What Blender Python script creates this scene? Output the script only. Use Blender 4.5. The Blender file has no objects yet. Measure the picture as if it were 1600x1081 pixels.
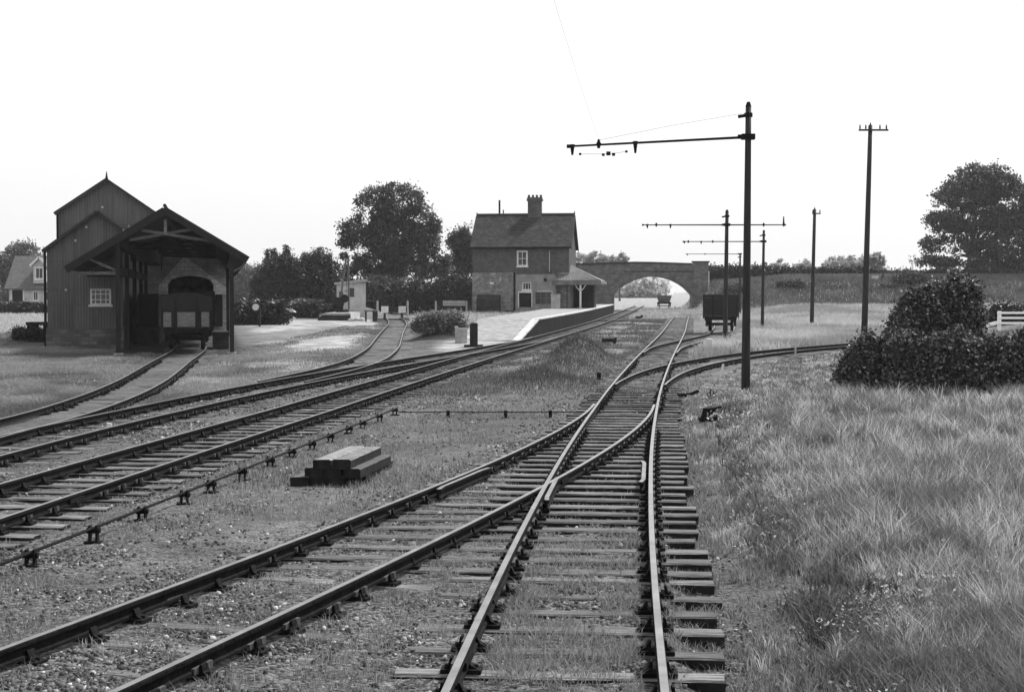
import bpy, math, random
import numpy as np
from mathutils import Vector, Matrix
SC = bpy.context.scene
COL = SC.collection
random.seed(7)
RNG = np.random.default_rng(11)
R = math.radians

# ------------------------------------------------------------------ camera maths (pixels of the 1600 wide photograph)
F, H, CX, CY = 2300.0, 2.7, 800.0, 540.5
PIT = math.atan((CY - 463) / F)
def zr(Y):
    return 0.005 * np.clip(np.asarray(Y, float) - 35, 0, 225)
def W(px, py, Y):
    """world X, Z of the point seen at a pixel when it stands Y metres ahead"""
    u = (px - CX) / F; v = -(py - CY) / F
    d = (u, math.cos(PIT) + v * math.sin(PIT), -math.sin(PIT) + v * math.cos(PIT))
    t = Y / d[1]
    return d[0] * t, H + d[2] * t
def WX(px, Y): return W(px, CY, Y)[0]
def WZ(py, Y): return W(CX, py, Y)[1]
def gp(px, py):
    lo, hi = 1.0, 900.0
    for _ in range(50):
        m = (lo + hi) / 2
        if WZ(py, m) > zr(m): lo = m
        else: hi = m
    return WX(px, lo), lo

# ------------------------------------------------------------------ noise
def vnoise(x, y, seed=0):
    x = np.asarray(x, float); y = np.asarray(y, float)
    xi = np.floor(x).astype(np.int64); yi = np.floor(y).astype(np.int64)
    fx = x - xi; fy = y - yi
    fx = fx * fx * (3 - 2 * fx); fy = fy * fy * (3 - 2 * fy)
    def h(a, b):
        n = (a * 374761393 + b * 668265263 + seed * 974711) & 0x7fffffff
        n = ((n ^ (n >> 13)) * 1274126177) & 0x7fffffff
        n = n ^ (n >> 16)
        return (n & 0xffff) / 65535.0
    return (h(xi, yi) * (1 - fx) + h(xi + 1, yi) * fx) * (1 - fy) + (h(xi, yi + 1) * (1 - fx) + h(xi + 1, yi + 1) * fx) * fy
def fbm(x, y, seed=0, o=4):
    s = 0; a = 0.5; t = 0
    for k in range(o):
        s = s + a * vnoise(x * 2 ** k, y * 2 ** k, seed + k * 17); t += a; a *= 0.5
    return s / t
def sstep(a, b, x):
    t = np.clip((np.asarray(x, float) - a) / (b - a), 0, 1)
    return t * t * (3 - 2 * t)

# ------------------------------------------------------------------ tracks: centre lines X(Y)
class Line:
    def __init__(s, pts):
        p = np.array(sorted(pts, key=lambda q: q[1]), float)
        s.y = p[:, 1]; s.x = p[:, 0]
        d = np.diff(s.x) / np.diff(s.y)
        m = np.empty(len(s.x)); m[0] = d[0]; m[-1] = d[-1]
        h = np.diff(s.y)
        m[1:-1] = (d[:-1] * h[1:] + d[1:] * h[:-1]) / (h[1:] + h[:-1])
        s.m = m
    def __call__(s, Y):
        Y = np.asarray(Y, float)
        i = np.clip(np.searchsorted(s.y, Y) - 1, 0, len(s.y) - 2)
        h = s.y[i + 1] - s.y[i]; t = (Y - s.y[i]) / h
        tc = np.clip(t, 0, 1)
        v = ((2*tc**3 - 3*tc**2 + 1) * s.x[i] + (tc**3 - 2*tc**2 + tc) * h * s.m[i] + (-2*tc**3 + 3*tc**2) * s.x[i+1] + (tc**3 - tc**2) * h * s.m[i+1])
        return v + np.where(t < 0, (t * h) * s.m[0], 0) + np.where(t > 1, ((t - 1) * h) * s.m[-1], 0)
    def slope(s, Y):
        return (s(np.asarray(Y) + 0.05) - s(np.asarray(Y) - 0.05)) / 0.1
T1 = Line([(-.05,5),(.15,8),(.45,12),(.78,16),(1.14,20),(1.62,25),(2.14,30),(2.69,35),(3.26,40),(3.86,45),(4.73,52),(5.75,60),(7.06,70),(8.92,84),(11.0,100),(14.1,125),(17.45,152),(20.7,180),(24.0,208),(29.5,260)])
T2 = Line([(-5.4,4),(-4.46,7),(-3.52,10),(-2.6,13),(-1.71,16),(-.86,19),(-.06,22),(.68,25),(1.35,28),(1.94,31),(2.44,34),(2.84,37)])
T3 = Line([(-8.0,8),(-7.6,12),(-6.98,18),(-6.22,25),(-5.41,32),(-4.45,40),(-3.18,50),(-1.85,60),(.2,75),(2.29,90),(4.37,105),(6.41,120),(8.34,135),(10.34,152),(13.6,180),(17.0,210),(22.6,260)])
T4 = Line([(-9.9,14),(-9.7,20),(-9.46,25),(-9.12,30),(-8.59,35),(-7.9,40),(-6.88,46),(-5.49,53),(-3.94,60),(-2.04,68),(-.25,76),(1.0,82),(1.62,86),(2.27,90.2),(4.37,105)])
T5 = Line([(-10.3,14),(-10.5,20),(-10.6,24),(-10.61,28),(-10.6,34),(-10.96,40),(-11.65,46),(-12.55,52),(-13.51,58),(-14.42,64),(-15.2,69),(-17.4,80),(-21.7,100),(-24.5,113)])
T8 = Line([(-8.0,40),(-6.89,48.6),(-6.3,54),(-6.01,60.5),(-6.1,66),(-6.35,72.4),(-7.1,84.3),(-7.88,96.2),(-8.6,108),(-9.35,120),(-10.3,132),(-11.6,145)])
T6 = Line([(3.1,38),(3.74,43.6),(4.51,47.9),(5.54,52.3),(6.87,56.6),(8.52,60.9),(10.53,65.3),(12.91,69.6),(15.71,73.9),(18.94,78.3),(24,84.2),(30,90.5)])
T7 = Line([(6.3,64),(6.93,68.2),(7.47,71.7),(8.22,75.3),(9.12,78.8),(10.1,82.4),(11.1,85.9),(12.08,89.5),(12.97,93.),(13.8,97),(14.6,102),(16.3,113),(19.2,135)])
TRACKS = dict(T1=(T1,8,260),T2=(T2,6,36),T3=(T3,12,260),T4=(T4,18,100),T5=(T5,20,112),T8=(T8,50,146),T6=(T6,44,90),T7=(T7,68,134))

# ------------------------------------------------------------------ ground heights
def emb_dist(X, Y):
    # road embankment right of the bridge: crest along Y=212, X>27 ; also to the left of the bridge
    f = sstep(25, 29, X) + sstep(12, 8, X) * sstep(-22, -14, X)
    return f * sstep(196, 209, Y) * sstep(232, 219, Y)
def zg(X, Y):
    X = np.asarray(X, float); Y = np.asarray(Y, float)
    z = zr(Y) - 0.2
    near = sstep(120, 30, Y)
    z = z + (fbm(X * .35, Y * .35, 3, 3) - .5) * .10 + (fbm(X * 2.2, Y * 2.2, 9, 3) - .5) * .07 * near
    z = z + (fbm(X * 7, Y * 7, 5, 2) - .5) * .035 * sstep(40, 15, Y)
    dmin = np.full(X.shape, 99.)
    for ln, a, b in TRACKS.values():
        d = np.abs(X - ln(Y)) / np.sqrt(1 + ln.slope(Y) ** 2)
        d = np.where((Y > a - 1) & (Y < b + 1), d, 99.)
        dmin = np.minimum(dmin, d)
    # ground is packed level inside the tracks
    w = sstep(1.9, 1.2, dmin)
    flat = zr(Y) - 0.213 + (fbm(X * 3.1, Y * 3.1, 21, 3) - .5) * .075 + .012 * (np.abs(X - T2(Y)) < 1.3) * (Y < 16) - .02 * (np.abs(X - T3(Y)) < 1.4) - .05 * sstep(17, 20, Y) * sstep(50, 40, Y) * (np.abs(X - T1(Y)) < 1.5)
    z = z * (1 - w) + flat * w
    # the right shoulder of the right-hand line is washed out, so the sleeper ends stand proud
    dx = X - T1(Y)
    z = z - .09 * sstep(.85, 1.1, dx) * sstep(2.1, 1.5, dx) * sstep(36, 26, Y) * sstep(4, 8, Y)
    # right field
    r = sstep(1.7, 3.6, dx) * sstep(46, 38, Y)
    z = z + r * (.10 + .12 * (fbm(X * .3, Y * .3, 31, 3) - .3))
    z = z + .75 * sstep(105, 190, Y) * sstep(T1(Y) + 6, T1(Y) + 16, X)
    # bank under the white fence, hummocks, heaps
    def bump(cx, cy, rx, ry, h): return h * np.exp(-((X - cx) / rx) ** 2 - ((Y - cy) / ry) ** 2)
    z = z + bump(19.5, 56, 4.6, 4.5, 1.75)
    z = z + bump(2.75, 61, 1.15, 2.2, 1.0) + bump(.75, 47.5, 1.0, 2.4, .42) + bump(2.0, 55, .9, 2, .4)
    z = z + bump(-4.25, 89, 1.3, 2.2, 1.15)
    z = z + bump(-28.2, 86, .95, 1.2, .75)
    z = z + emb_dist(X, Y) * 4.0
    # low bank in front of the left wood
    z = z + 1.2 * sstep(-14, -19, X) * sstep(-36, -31, X) * sstep(148, 165, Y) * sstep(260, 190, Y)
    z = z + sstep(300, 900, Y) * 4
    return z

# ------------------------------------------------------------------ materials (a black and white photograph: all greys)
def mat(name, a, b=None, scale=4, rough=.85, bump=.0, bscale=None, metal=0., stretch=(1, 1, 1), detail=6, randomize=0.0, spec=.3, ramp=(.35, .65)):
    m = bpy.data.materials.new(name); m.use_nodes = True
    nt = m.node_tree; N = nt.nodes; L = nt.links
    bs = N['Principled BSDF']; bs.inputs['Roughness'].default_value = rough; bs.inputs['Metallic'].default_value = metal
    bs.inputs['Specular IOR Level'].default_value = spec
    if b is None: b = a * 1.25
    tc = N.new('ShaderNodeTexCoord'); mp = N.new('ShaderNodeMapping'); mp.inputs['Scale'].default_value = stretch
    L.new(tc.outputs['Object'], mp.inputs['Vector'])
    vec = mp.outputs['Vector']
    if randomize:
        oi = N.new('ShaderNodeObjectInfo'); ml = N.new('ShaderNodeVectorMath'); ml.operation = 'MULTIPLY_ADD'
        L.new(oi.outputs['Random'], ml.inputs[0]); ml.inputs[1].default_value = (37, 53, 71); L.new(vec, ml.inputs[2]); vec = ml.outputs[0]
    nz = N.new('ShaderNodeTexNoise'); nz.inputs['Scale'].default_value = scale; nz.inputs['Detail'].default_value = detail; nz.inputs['Roughness'].default_value = .65
    L.new(vec, nz.inputs['Vector'])
    rp = N.new('ShaderNodeValToRGB'); rp.color_ramp.elements[0].position = ramp[0]; rp.color_ramp.elements[1].position = ramp[1]
    rp.color_ramp.elements[0].color = (a, a, a, 1); rp.color_ramp.elements[1].color = (b, b, b, 1)
    L.new(nz.outputs['Fac'], rp.inputs['Fac'])
    col = rp.outputs['Color']
    if randomize:
        mr = N.new('ShaderNodeMapRange'); mr.inputs['To Min'].default_value = 1 - randomize; mr.inputs['To Max'].default_value = 1 + randomize
        L.new(oi.outputs['Random'], mr.inputs['Value'])
        mx = N.new('ShaderNodeVectorMath'); mx.operation = 'SCALE'; L.new(col, mx.inputs[0]); L.new(mr.outputs['Result'], mx.inputs['Scale']); col = mx.outputs[0]
    L.new(col, bs.inputs['Base Color'])
    if bump:
        n2 = N.new('ShaderNodeTexNoise'); n2.inputs['Scale'].default_value = bscale or scale * 3; n2.inputs['Detail'].default_value = 5
        L.new(vec, n2.inputs['Vector'])
        bp = N.new('ShaderNodeBump'); bp.inputs['Strength'].default_value = bump; bp.inputs['Distance'].default_value = .05
        L.new(n2.outputs['Fac'], bp.inputs['Height']); L.new(bp.outputs['Normal'], bs.inputs['Normal'])
    m['col_socket'] = 1
    return m
def brickmat(name, a, b, mortar, bw, bh, ms=.01, rough=.9, noise=.5, vertical='Z', bump=.6):
    m = bpy.data.materials.new(name); m.use_nodes = True
    nt = m.node_tree; N = nt.nodes; L = nt.links; bs = N['Principled BSDF']; bs.inputs['Roughness'].default_value = rough; bs.inputs['Specular IOR Level'].default_value = .02
    tc = N.new('ShaderNodeTexCoord'); sp = N.new('ShaderNodeSeparateXYZ'); L.new(tc.outputs['Object'], sp.inputs[0])
    ad = N.new('ShaderNodeMath'); ad.operation = 'ADD'; L.new(sp.outputs['X'], ad.inputs[0]); L.new(sp.outputs['Y'], ad.inputs[1])
    cb = N.new('ShaderNodeCombineXYZ'); L.new(ad.outputs[0], cb.inputs['X']); L.new(sp.outputs['Z'], cb.inputs['Y'])
    bt = N.new('ShaderNodeTexBrick'); bt.inputs['Scale'].default_value = 1; bt.inputs['Brick Width'].default_value = bw; bt.inputs['Row Height'].default_value = bh
    bt.inputs['Mortar Size'].default_value = ms; bt.inputs['Color1'].default_value = (a, a, a, 1); bt.inputs['Color2'].default_value = (b, b, b, 1); bt.inputs['Mortar'].default_value = (mortar, mortar, mortar, 1)
    bt.inputs['Bias'].default_value = 0
    L.new(cb.outputs[0], bt.inputs['Vector'])
    nz = N.new('ShaderNodeTexNoise'); nz.inputs['Scale'].default_value = 1.3; nz.inputs['Detail'].default_value = 8; nz.inputs['Roughness'].default_value = .7; L.new(tc.outputs['Object'], nz.inputs['Vector'])
    mr = N.new('ShaderNodeMapRange'); mr.inputs['From Min'].default_value = .3; mr.inputs['From Max'].default_value = .7; mr.inputs['To Min'].default_value = 1 - noise; mr.inputs['To Max'].default_value = 1 + noise * .6
    L.new(nz.outputs['Fac'], mr.inputs['Value'])
    mx = N.new('ShaderNodeVectorMath'); mx.operation = 'SCALE'; L.new(bt.outputs['Color'], mx.inputs[0]); L.new(mr.outputs['Result'], mx.inputs['Scale'])
    L.new(mx.outputs[0], bs.inputs['Base Color'])
    bp = N.new('ShaderNodeBump'); bp.inputs['Strength'].default_value = bump; bp.inputs['Distance'].default_value = .02; bp.invert = True
    L.new(bt.outputs['Fac'], bp.inputs['Height']); L.new(bp.outputs['Normal'], bs.inputs['Normal'])
    return m
def corrmat(name, a, b, pitch=.15, horizontal_axis='XY'):
    """corrugated iron: vertical ribs, streaky weathering, sheet laps"""
    m = bpy.data.materials.new(name); m.use_nodes = True
    nt = m.node_tree; N = nt.nodes; L = nt.links; bs = N['Principled BSDF']; bs.inputs['Roughness'].default_value = .7; bs.inputs['Specular IOR Level'].default_value = .3
    tc = N.new('ShaderNodeTexCoord'); sp = N.new('ShaderNodeSeparateXYZ'); L.new(tc.outputs['Object'], sp.inputs[0])
    ad = N.new('ShaderNodeMath'); ad.operation = 'ADD'; L.new(sp.outputs['X'], ad.inputs[0]); L.new(sp.outputs['Y'], ad.inputs[1])
    ml = N.new('ShaderNodeMath'); ml.operation = 'MULTIPLY'; ml.inputs[1].default_value = 2 * math.pi / pitch; L.new(ad.outputs[0], ml.inputs[0])
    sn = N.new('ShaderNodeMath'); sn.operation = 'SINE'; L.new(ml.outputs[0], sn.inputs[0])
    bp = N.new('ShaderNodeBump'); bp.inputs['Strength'].default_value = .8; bp.inputs['Distance'].default_value = .015; L.new(sn.outputs[0], bp.inputs['Height']); L.new(bp.outputs['Normal'], bs.inputs['Normal'])
    mp = N.new('ShaderNodeMapping'); mp.inputs['Scale'].default_value = (3.2, 3.2, .35); L.new(tc.outputs['Object'], mp.inputs['Vector'])
    nz = N.new('ShaderNodeTexNoise'); nz.inputs['Scale'].default_value = 1.; nz.inputs['Detail'].default_value = 8; nz.inputs['Roughness'].default_value = .7; L.new(mp.outputs[0], nz.inputs['Vector'])
    bt = N.new('ShaderNodeTexBrick'); bt.inputs['Scale'].default_value = 1; bt.inputs['Brick Width'].default_value = .8; bt.inputs['Row Height'].default_value = 2.3; bt.offset = 0; bt.inputs['Mortar Size'].default_value = .012
    bt.inputs['Color1'].default_value = (.85, .85, .85, 1); bt.inputs['Color2'].default_value = (1.1, 1.1, 1.1, 1); bt.inputs['Mortar'].default_value = (.6, .6, .6, 1)
    cb = N.new('ShaderNodeCombineXYZ'); L.new(ad.outputs[0], cb.inputs['X']); L.new(sp.outputs['Z'], cb.inputs['Y']); L.new(cb.outputs[0], bt.inputs['Vector'])
    rp = N.new('ShaderNodeValToRGB'); rp.color_ramp.elements[0].position = .35; rp.color_ramp.elements[1].position = .68
    rp.color_ramp.elements[0].color = (a, a, a, 1); rp.color_ramp.elements[1].color = (b, b, b, 1); L.new(nz.outputs['Fac'], rp.inputs['Fac'])
    mx = N.new('ShaderNodeVectorMath'); mx.operation = 'MULTIPLY'; L.new(rp.outputs[0], mx.inputs[0]); L.new(bt.outputs['Color'], mx.inputs[1]); L.new(mx.outputs[0], bs.inputs['Base Color'])
    return m
def leafmat(name, lo, hi, rough=.55, trans=.25, spec=.35):
    m = bpy.data.materials.new(name); m.use_nodes = True
    nt = m.node_tree; N = nt.nodes; L = nt.links; bs = N['Principled BSDF']; bs.inputs['Roughness'].default_value = rough; bs.inputs['Specular IOR Level'].default_value = spec
    at = N.new('ShaderNodeAttribute'); at.attribute_name = 'shade'
    rp = N.new('ShaderNodeValToRGB'); rp.color_ramp.elements[0].color = (lo, lo, lo, 1); rp.color_ramp.elements[1].color = (hi, hi, hi, 1)
    L.new(at.outputs['Fac'], rp.inputs['Fac']); L.new(rp.outputs[0], bs.inputs['Base Color'])
    tr = N.new('ShaderNodeBsdfTranslucent'); L.new(rp.outputs[0], tr.inputs['Color'])
    ms = N.new('ShaderNodeMixShader'); ms.inputs[0].default_value = trans
    L.new(bs.outputs[0], ms.inputs[1]); L.new(tr.outputs[0], ms.inputs[2]); L.new(ms.outputs[0], N['Material Output'].inputs['Surface'])
    return m
def groundmat():
    m = bpy.data.materials.new('ground_surface'); m.use_nodes = True
    nt = m.node_tree; N = nt.nodes; L = nt.links; bs = N['Principled BSDF']; bs.inputs['Roughness'].default_value = .95; bs.inputs['Specular IOR Level'].default_value = .15
    at = N.new('ShaderNodeAttribute'); at.attribute_name = 'cover'; sp = N.new('ShaderNodeSeparateColor'); L.new(at.outputs['Color'], sp.inputs[0])
    tc = N.new('ShaderNodeTexCoord')
    def noise(sc, det=6, ro=.65):
        n = N.new('ShaderNodeTexNoise'); n.inputs['Scale'].default_value = sc; n.inputs['Detail'].default_value = det; n.inputs['Roughness'].default_value = ro
        L.new(tc.outputs['Object'], n.inputs['Vector']); return n.outputs['Fac']
    def ramp(src, a, b, p=(.35, .65)):
        r = N.new('ShaderNodeValToRGB'); r.color_ramp.elements[0].position = p[0]; r.color_ramp.elements[1].position = p[1]
        r.color_ramp.elements[0].color = (a, a, a, 1); r.color_ramp.elements[1].color = (b, b, b, 1); L.new(src, r.inputs[0]); return r.outputs[0]
    def mix(f, a, b):
        x = N.new('ShaderNodeMix'); x.data_type = 'RGBA'; L.new(f, x.inputs['Factor']); L.new(a, x.inputs['A']); L.new(b, x.inputs['B']); return x.outputs['Result']
    earth = ramp(noise(9, 10, .78), .014, .14)
    grass = ramp(noise(3.2, 10, .75), .07, .2)
    dirt = ramp(noise(.7, 9, .7), .17, .48, (.36, .64))
    vo = N.new('ShaderNodeTexVoronoi'); vo.inputs['Scale'].default_value = 24; L.new(tc.outputs['Object'], vo.inputs['Vector'])
    st = N.new('ShaderNodeSeparateColor'); L.new(vo.outputs['Color'], st.inputs[0])
    ball = ramp(st.outputs['Red'], .02, .2, (.1, 1.))
    c = mix(sp.outputs['Red'], earth, grass); c = mix(sp.outputs['Blue'], c, ball); c = mix(sp.outputs['Green'], c, dirt); lf = N.new('ShaderNodeMapRange'); L.new(noise(.55, 6, .7), lf.inputs['Value']); lf.inputs['From Min'].default_value = .32; lf.inputs['From Max'].default_value = .68; lf.inputs['To Min'].default_value = .62; lf.inputs['To Max'].default_value = 1.3
    sv = N.new('ShaderNodeVectorMath'); sv.operation = 'SCALE'; L.new(c, sv.inputs[0]); L.new(lf.outputs['Result'], sv.inputs['Scale']); c = sv.outputs[0]
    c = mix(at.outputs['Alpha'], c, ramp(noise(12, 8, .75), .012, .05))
    L.new(c, bs.inputs['Base Color'])
    a1 = N.new('ShaderNodeMath'); a1.operation = 'ADD'; L.new(noise(14, 8, .7), a1.inputs[0])
    m1 = N.new('ShaderNodeMath'); m1.operation = 'MULTIPLY'; L.new(vo.outputs['Distance'], m1.inputs[0]); m1.inputs[1].default_value = -.9; L.new(m1.outputs[0], a1.inputs[1])
    bp = N.new('ShaderNodeBump'); bp.inputs['Strength'].default_value = .9; bp.inputs['Distance'].default_value = .06; L.new(a1.outputs[0], bp.inputs['Height']); L.new(bp.outputs['Normal'], bs.inputs['Normal'])
    return m
M = {}
M['ground'] = groundmat()
M['rail_side'] = mat('rusty_rail', .004, .012, 8, .9, .3, spec=.06)
M['rail_top'] = mat('worn_rail_head', .14, .24, 3, .42, 0, metal=.85, spec=.5)
M['rail_dull'] = mat('dull_rail_head', .10, .2, 3, .45, 0, metal=.6)
M['sleeper_side'] = mat('shaded_sleeper_side', .008, .022, 5, .92, .4, 16, spec=.1)  # shade of the faces turned from the sun, painted as colour
M['sleeper'] = mat('weathered_sleeper', .035, .18, 5, .9, .7, 16, stretch=(.5, 5, 3), randomize=.35)
M['iron'] = mat('cast_iron', .004, .011, 12, .85, .3, spec=.08)
M['key'] = mat('oak_key', .03, .07, 12, .85, .2)
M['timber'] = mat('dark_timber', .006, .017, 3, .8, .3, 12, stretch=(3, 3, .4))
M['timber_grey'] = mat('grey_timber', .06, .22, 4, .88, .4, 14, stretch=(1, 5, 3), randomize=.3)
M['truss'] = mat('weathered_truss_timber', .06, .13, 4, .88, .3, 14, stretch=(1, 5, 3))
M['pole'] = mat('creosoted_pole', .008, .024, 5, .7, .4, 14, stretch=(4, 4, .35))
M['corr'] = corrmat('corrugated_iron_sheet', .07, .12)
M['corr_pale'] = corrmat('bounce_lit_corrugated_iron', .2, .34)  # paler copy of the iron, bounced light painted into its colour
M['roof_dark'] = mat('tarred_roof', .012, .03, 2, .7, .3)
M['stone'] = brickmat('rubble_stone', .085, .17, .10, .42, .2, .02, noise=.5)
M['stone_gable'] = brickmat('lit_gable_stone', .3, .46, .32, .42, .2, .02, noise=.4)  # paler copy of the rubble, light under the canopy painted in
M['stone_house'] = brickmat('house_stone', .16, .3, .2, .35, .16, .015, noise=.5)
M['roof_cottage'] = mat('cottage_tiles', .07, .12, 2, .9, .2)
M['coping'] = mat('whitened_coping', .22, .5, 1.2, .85, .2)
M['stone_pale'] = brickmat('pale_quoin_stone', .62, .88, .5, .5, .28, .02, noise=.45)
M['brick'] = brickmat('dull_brick', .07, .12, .11, .23, .075, .009, noise=.35)
M['brick_dark'] = brickmat('sooty_brick', .03, .055, .05, .23, .075, .009, noise=.5)
M['brick_platform'] = brickmat('dark_platform_brick', .012, .026, .022, .23, .075, .009, noise=.6)  # very dark even tone for the platform face
M['brick_bridge'] = brickmat('bridge_brick', .10, .17, .14, .46, .15, .012, noise=.5)
M['render'] = mat('grey_rendered_wall', .16, .27, 1.1, .9, .2, 8)
M['slate'] = brickmat('slate_roof_course', .03, .055, .018, .3, .16, .012, rough=.7, noise=.4)
M['tin'] = mat('galvanised_roof', .08, .17, 1.5, .5, .1)
M['white'] = mat('white_paint', .5, .7, 3, .6)
M['white_bright'] = mat('brightened_white_paint', .82, .9, 3, .5)  # brighter copy of the white, light painted into the shaded fence
M['cream'] = mat('pale_painted_wall', .33, .5, 1.2, .85, .1)
M['glass'] = mat('window_glass', .015, .03, 2, .08, spec=.6)
M['asphalt'] = mat('pale_platform_gravel', .13, .26, 2.2, .92, .25, 30)
M['dark'] = mat('deep_soot', .006, .012, 3, .9)
M['wagon'] = mat('dark_wagon_planks', .008, .022, 3, .8, .3, 10, stretch=(1, 1, 4))
M['wagon_grey'] = mat('grey_wagon_planks', .11, .2, 3, .85, .3, 10, stretch=(1, 1, 4))
M['sheet'] = mat('shadow_cover_black', .005, .012, 2, .6, .4, 4)
M['bark'] = mat('tree_bark', .035, .075, 6, .9, .6, 14, stretch=(3, 3, .6))
M['post_pale'] = mat('pale_concrete_post', .3, .45, 6, .9, .2)
M['wire'] = mat('overhead_wire_metal', .35, .45, 6, .6)
M['concrete'] = mat('pale_concrete', .24, .42, 2, .9, .3)
M['leaf'] = leafmat('broadleaf', .014, .13, trans=.35)
M['leaf_dark'] = leafmat('dark_evergreen_leaf', .014, .045, trans=.15)
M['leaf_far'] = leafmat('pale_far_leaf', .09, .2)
M['leaf_haze'] = leafmat('haze_painted_leaf', .5, .75, trans=.5)  # distance haze painted into the leaf colour
M['leaf_pale'] = leafmat('hazed_skyline_leaf', .2, .4, trans=.45)  # skyline trees, haze put into a lighter leaf colour
M['leaf_weed'] = leafmat('bramble_leaf', .05, .26, trans=.3)
M['leaf_hedge'] = leafmat('glossy_hedge_leaf', .008, .3, rough=.6, trans=.12, spec=.2)
M['grass'] = leafmat('long_grass_blade', .08, .62, rough=.7, trans=.3, spec=.2)
M['weed'] = leafmat('short_weed_blade', .045, .38, rough=.7, trans=.3, spec=.2)
M['pale_flower'] = leafmat('pale_flower_head', .2, .6, rough=.8, trans=.3, spec=.1)
M['grass_dark'] = leafmat('coarse_dark_weed', .03, .2, rough=.7, trans=.3, spec=.2)
def stonesmat():
    m = bpy.data.materials.new('ballast_stone'); m.use_nodes = True
    nt = m.node_tree; N = nt.nodes; L = nt.links; bs = N['Principled BSDF']; bs.inputs['Roughness'].default_value = .9; bs.inputs['Specular IOR Level'].default_value = .2
    at = N.new('ShaderNodeAttribute'); at.attribute_name = 'shade'
    rp = N.new('ShaderNodeValToRGB'); rp.color_ramp.elements[0].color = (.015,) * 3 + (1,); rp.color_ramp.elements[1].color = (.4,) * 3 + (1,)
    rp.color_ramp.elements.new(.85).color = (.11,) * 3 + (1,)
    L.new(at.outputs['Fac'], rp.inputs['Fac']); L.new(rp.outputs[0], bs.inputs['Base Color'])
    return m
M['stones'] = stonesmat()

# ------------------------------------------------------------------ object helpers
def tag(o, label=None, cat=None, group=None, kind=None):
    if label: o['label'] = label
    if cat: o['category'] = cat
    if group: o['group'] = group
    if kind: o['kind'] = kind
    return o
def link(o, parent=None):
    COL.objects.link(o)
    if parent is not None: o.parent = parent
    return o
def thing(name, loc, label, cat, rz=0, group=None):
    o = bpy.data.objects.new(name, None); o.empty_display_size = .2
    o.location = [float(v) for v in loc]; o.rotation_euler = (0, 0, rz)
    return tag(link(o), label, cat, group)
class MB:
    def __init__(s): s.v = []; s.f = []; s.mi = []
    def add(s, vs, fs, mi=0):
        o = len(s.v); s.v += [tuple(float(c) for c in p) for p in vs]
        for f in fs: s.f.append([i + o for i in f]); s.mi.append(mi)
        return s
    def box(s, x0, x1, y0, y1, z0, z1, mi=0):
        return s.add([(x0,y0,z0),(x1,y0,z0),(x1,y1,z0),(x0,y1,z0),(x0,y0,z1),(x1,y0,z1),(x1,y1,z1),(x0,y1,z1)],
                     [(0,3,2,1),(4,5,6,7),(0,1,5,4),(1,2,6,5),(2,3,7,6),(3,0,4,7)], mi)
    def bar(s, a, b, w, h=None, mi=0, up=(0, 0, 1)):
        """square bar from a to b"""
        h = h or w; a = Vector(a); b = Vector(b); d = (b - a).normalized(); u = Vector(up)
        if abs(d.dot(u)) > .98: u = Vector((0, 1, 0))
        x = d.cross(u).normalized() * (w / 2); y = x.cross(d).normalized() * (h / 2)
        p = [a - x - y, a + x - y, a + x + y, a - x + y, b - x - y, b + x - y, b + x + y, b - x + y]
        return s.add(p, [(0,1,2,3),(7,6,5,4),(0,4,5,1),(1,5,6,2),(2,6,7,3),(3,7,4,0)], mi)
    def tube(s, pts, rad, n=8, mi=0, cap=True):
        pts = [Vector(p) for p in pts]
        if not hasattr(rad, '__len__'): rad = [rad] * len(pts)
        o = len(s.v); k = len(pts)
        for i, p in enumerate(pts):
            d = (pts[min(i + 1, k - 1)] - pts[max(i - 1, 0)]).normalized()
            u = Vector((0, 0, 1)) if abs(d.z) < .9 else Vector((0, 1, 0))
            x = d.cross(u).normalized(); y = x.cross(d)
            for j in range(n):
                a = 2 * math.pi * j / n; q = p + (x * math.cos(a) + y * math.sin(a)) * rad[i]
                s.v.append(tuple(q))
        for i in range(k - 1):
            for j in range(n):
                s.f.append([o + i*n + j, o + i*n + (j+1) % n, o + (i+1)*n + (j+1) % n, o + (i+1)*n + j]); s.mi.append(mi)
        if cap:
            s.f.append([o + j for j in range(n)][::-1]); s.mi.append(mi); s.f.append([o + (k-1)*n + j for j in range(n)]); s.mi.append(mi)
        return s
    def prism(s, prof, y0, y1, mi=0, axis='y'):
        """profile in x,z extruded along y (or profile in y,z along x)"""
        n = len(prof)
        mk = (lambda p, t: (p[0], t, p[1])) if axis == 'y' else (lambda p, t: (t, p[0], p[1]))
        return s.add([mk(p, y0) for p in prof] + [mk(p, y1) for p in prof],
                     [list(range(n)), list(range(2*n - 1, n - 1, -1))] + [(i, i + n, (i + 1) % n + n, (i + 1) % n) for i in range(n)], mi)
    def build(s, name, m, parent=None, smooth=False, **kw):
        me = bpy.data.meshes.new(name); me.from_pydata(s.v, [], s.f); me.update()
        for x in (m if isinstance(m, (list, tuple)) else [m]): me.materials.append(M[x] if isinstance(x, str) else x)
        if any(s.mi): me.polygons.foreach_set('material_index', s.mi)
        import bmesh
        bm = bmesh.new(); bm.from_mesh(me); bmesh.ops.recalc_face_normals(bm, faces=bm.faces); bm.to_mesh(me); bm.free()
        if smooth: me.polygons.foreach_set('use_smooth', [True] * len(me.polygons))
        o = link(bpy.data.objects.new(name, me), parent)
        return tag(o, **kw) if kw else o
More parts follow.
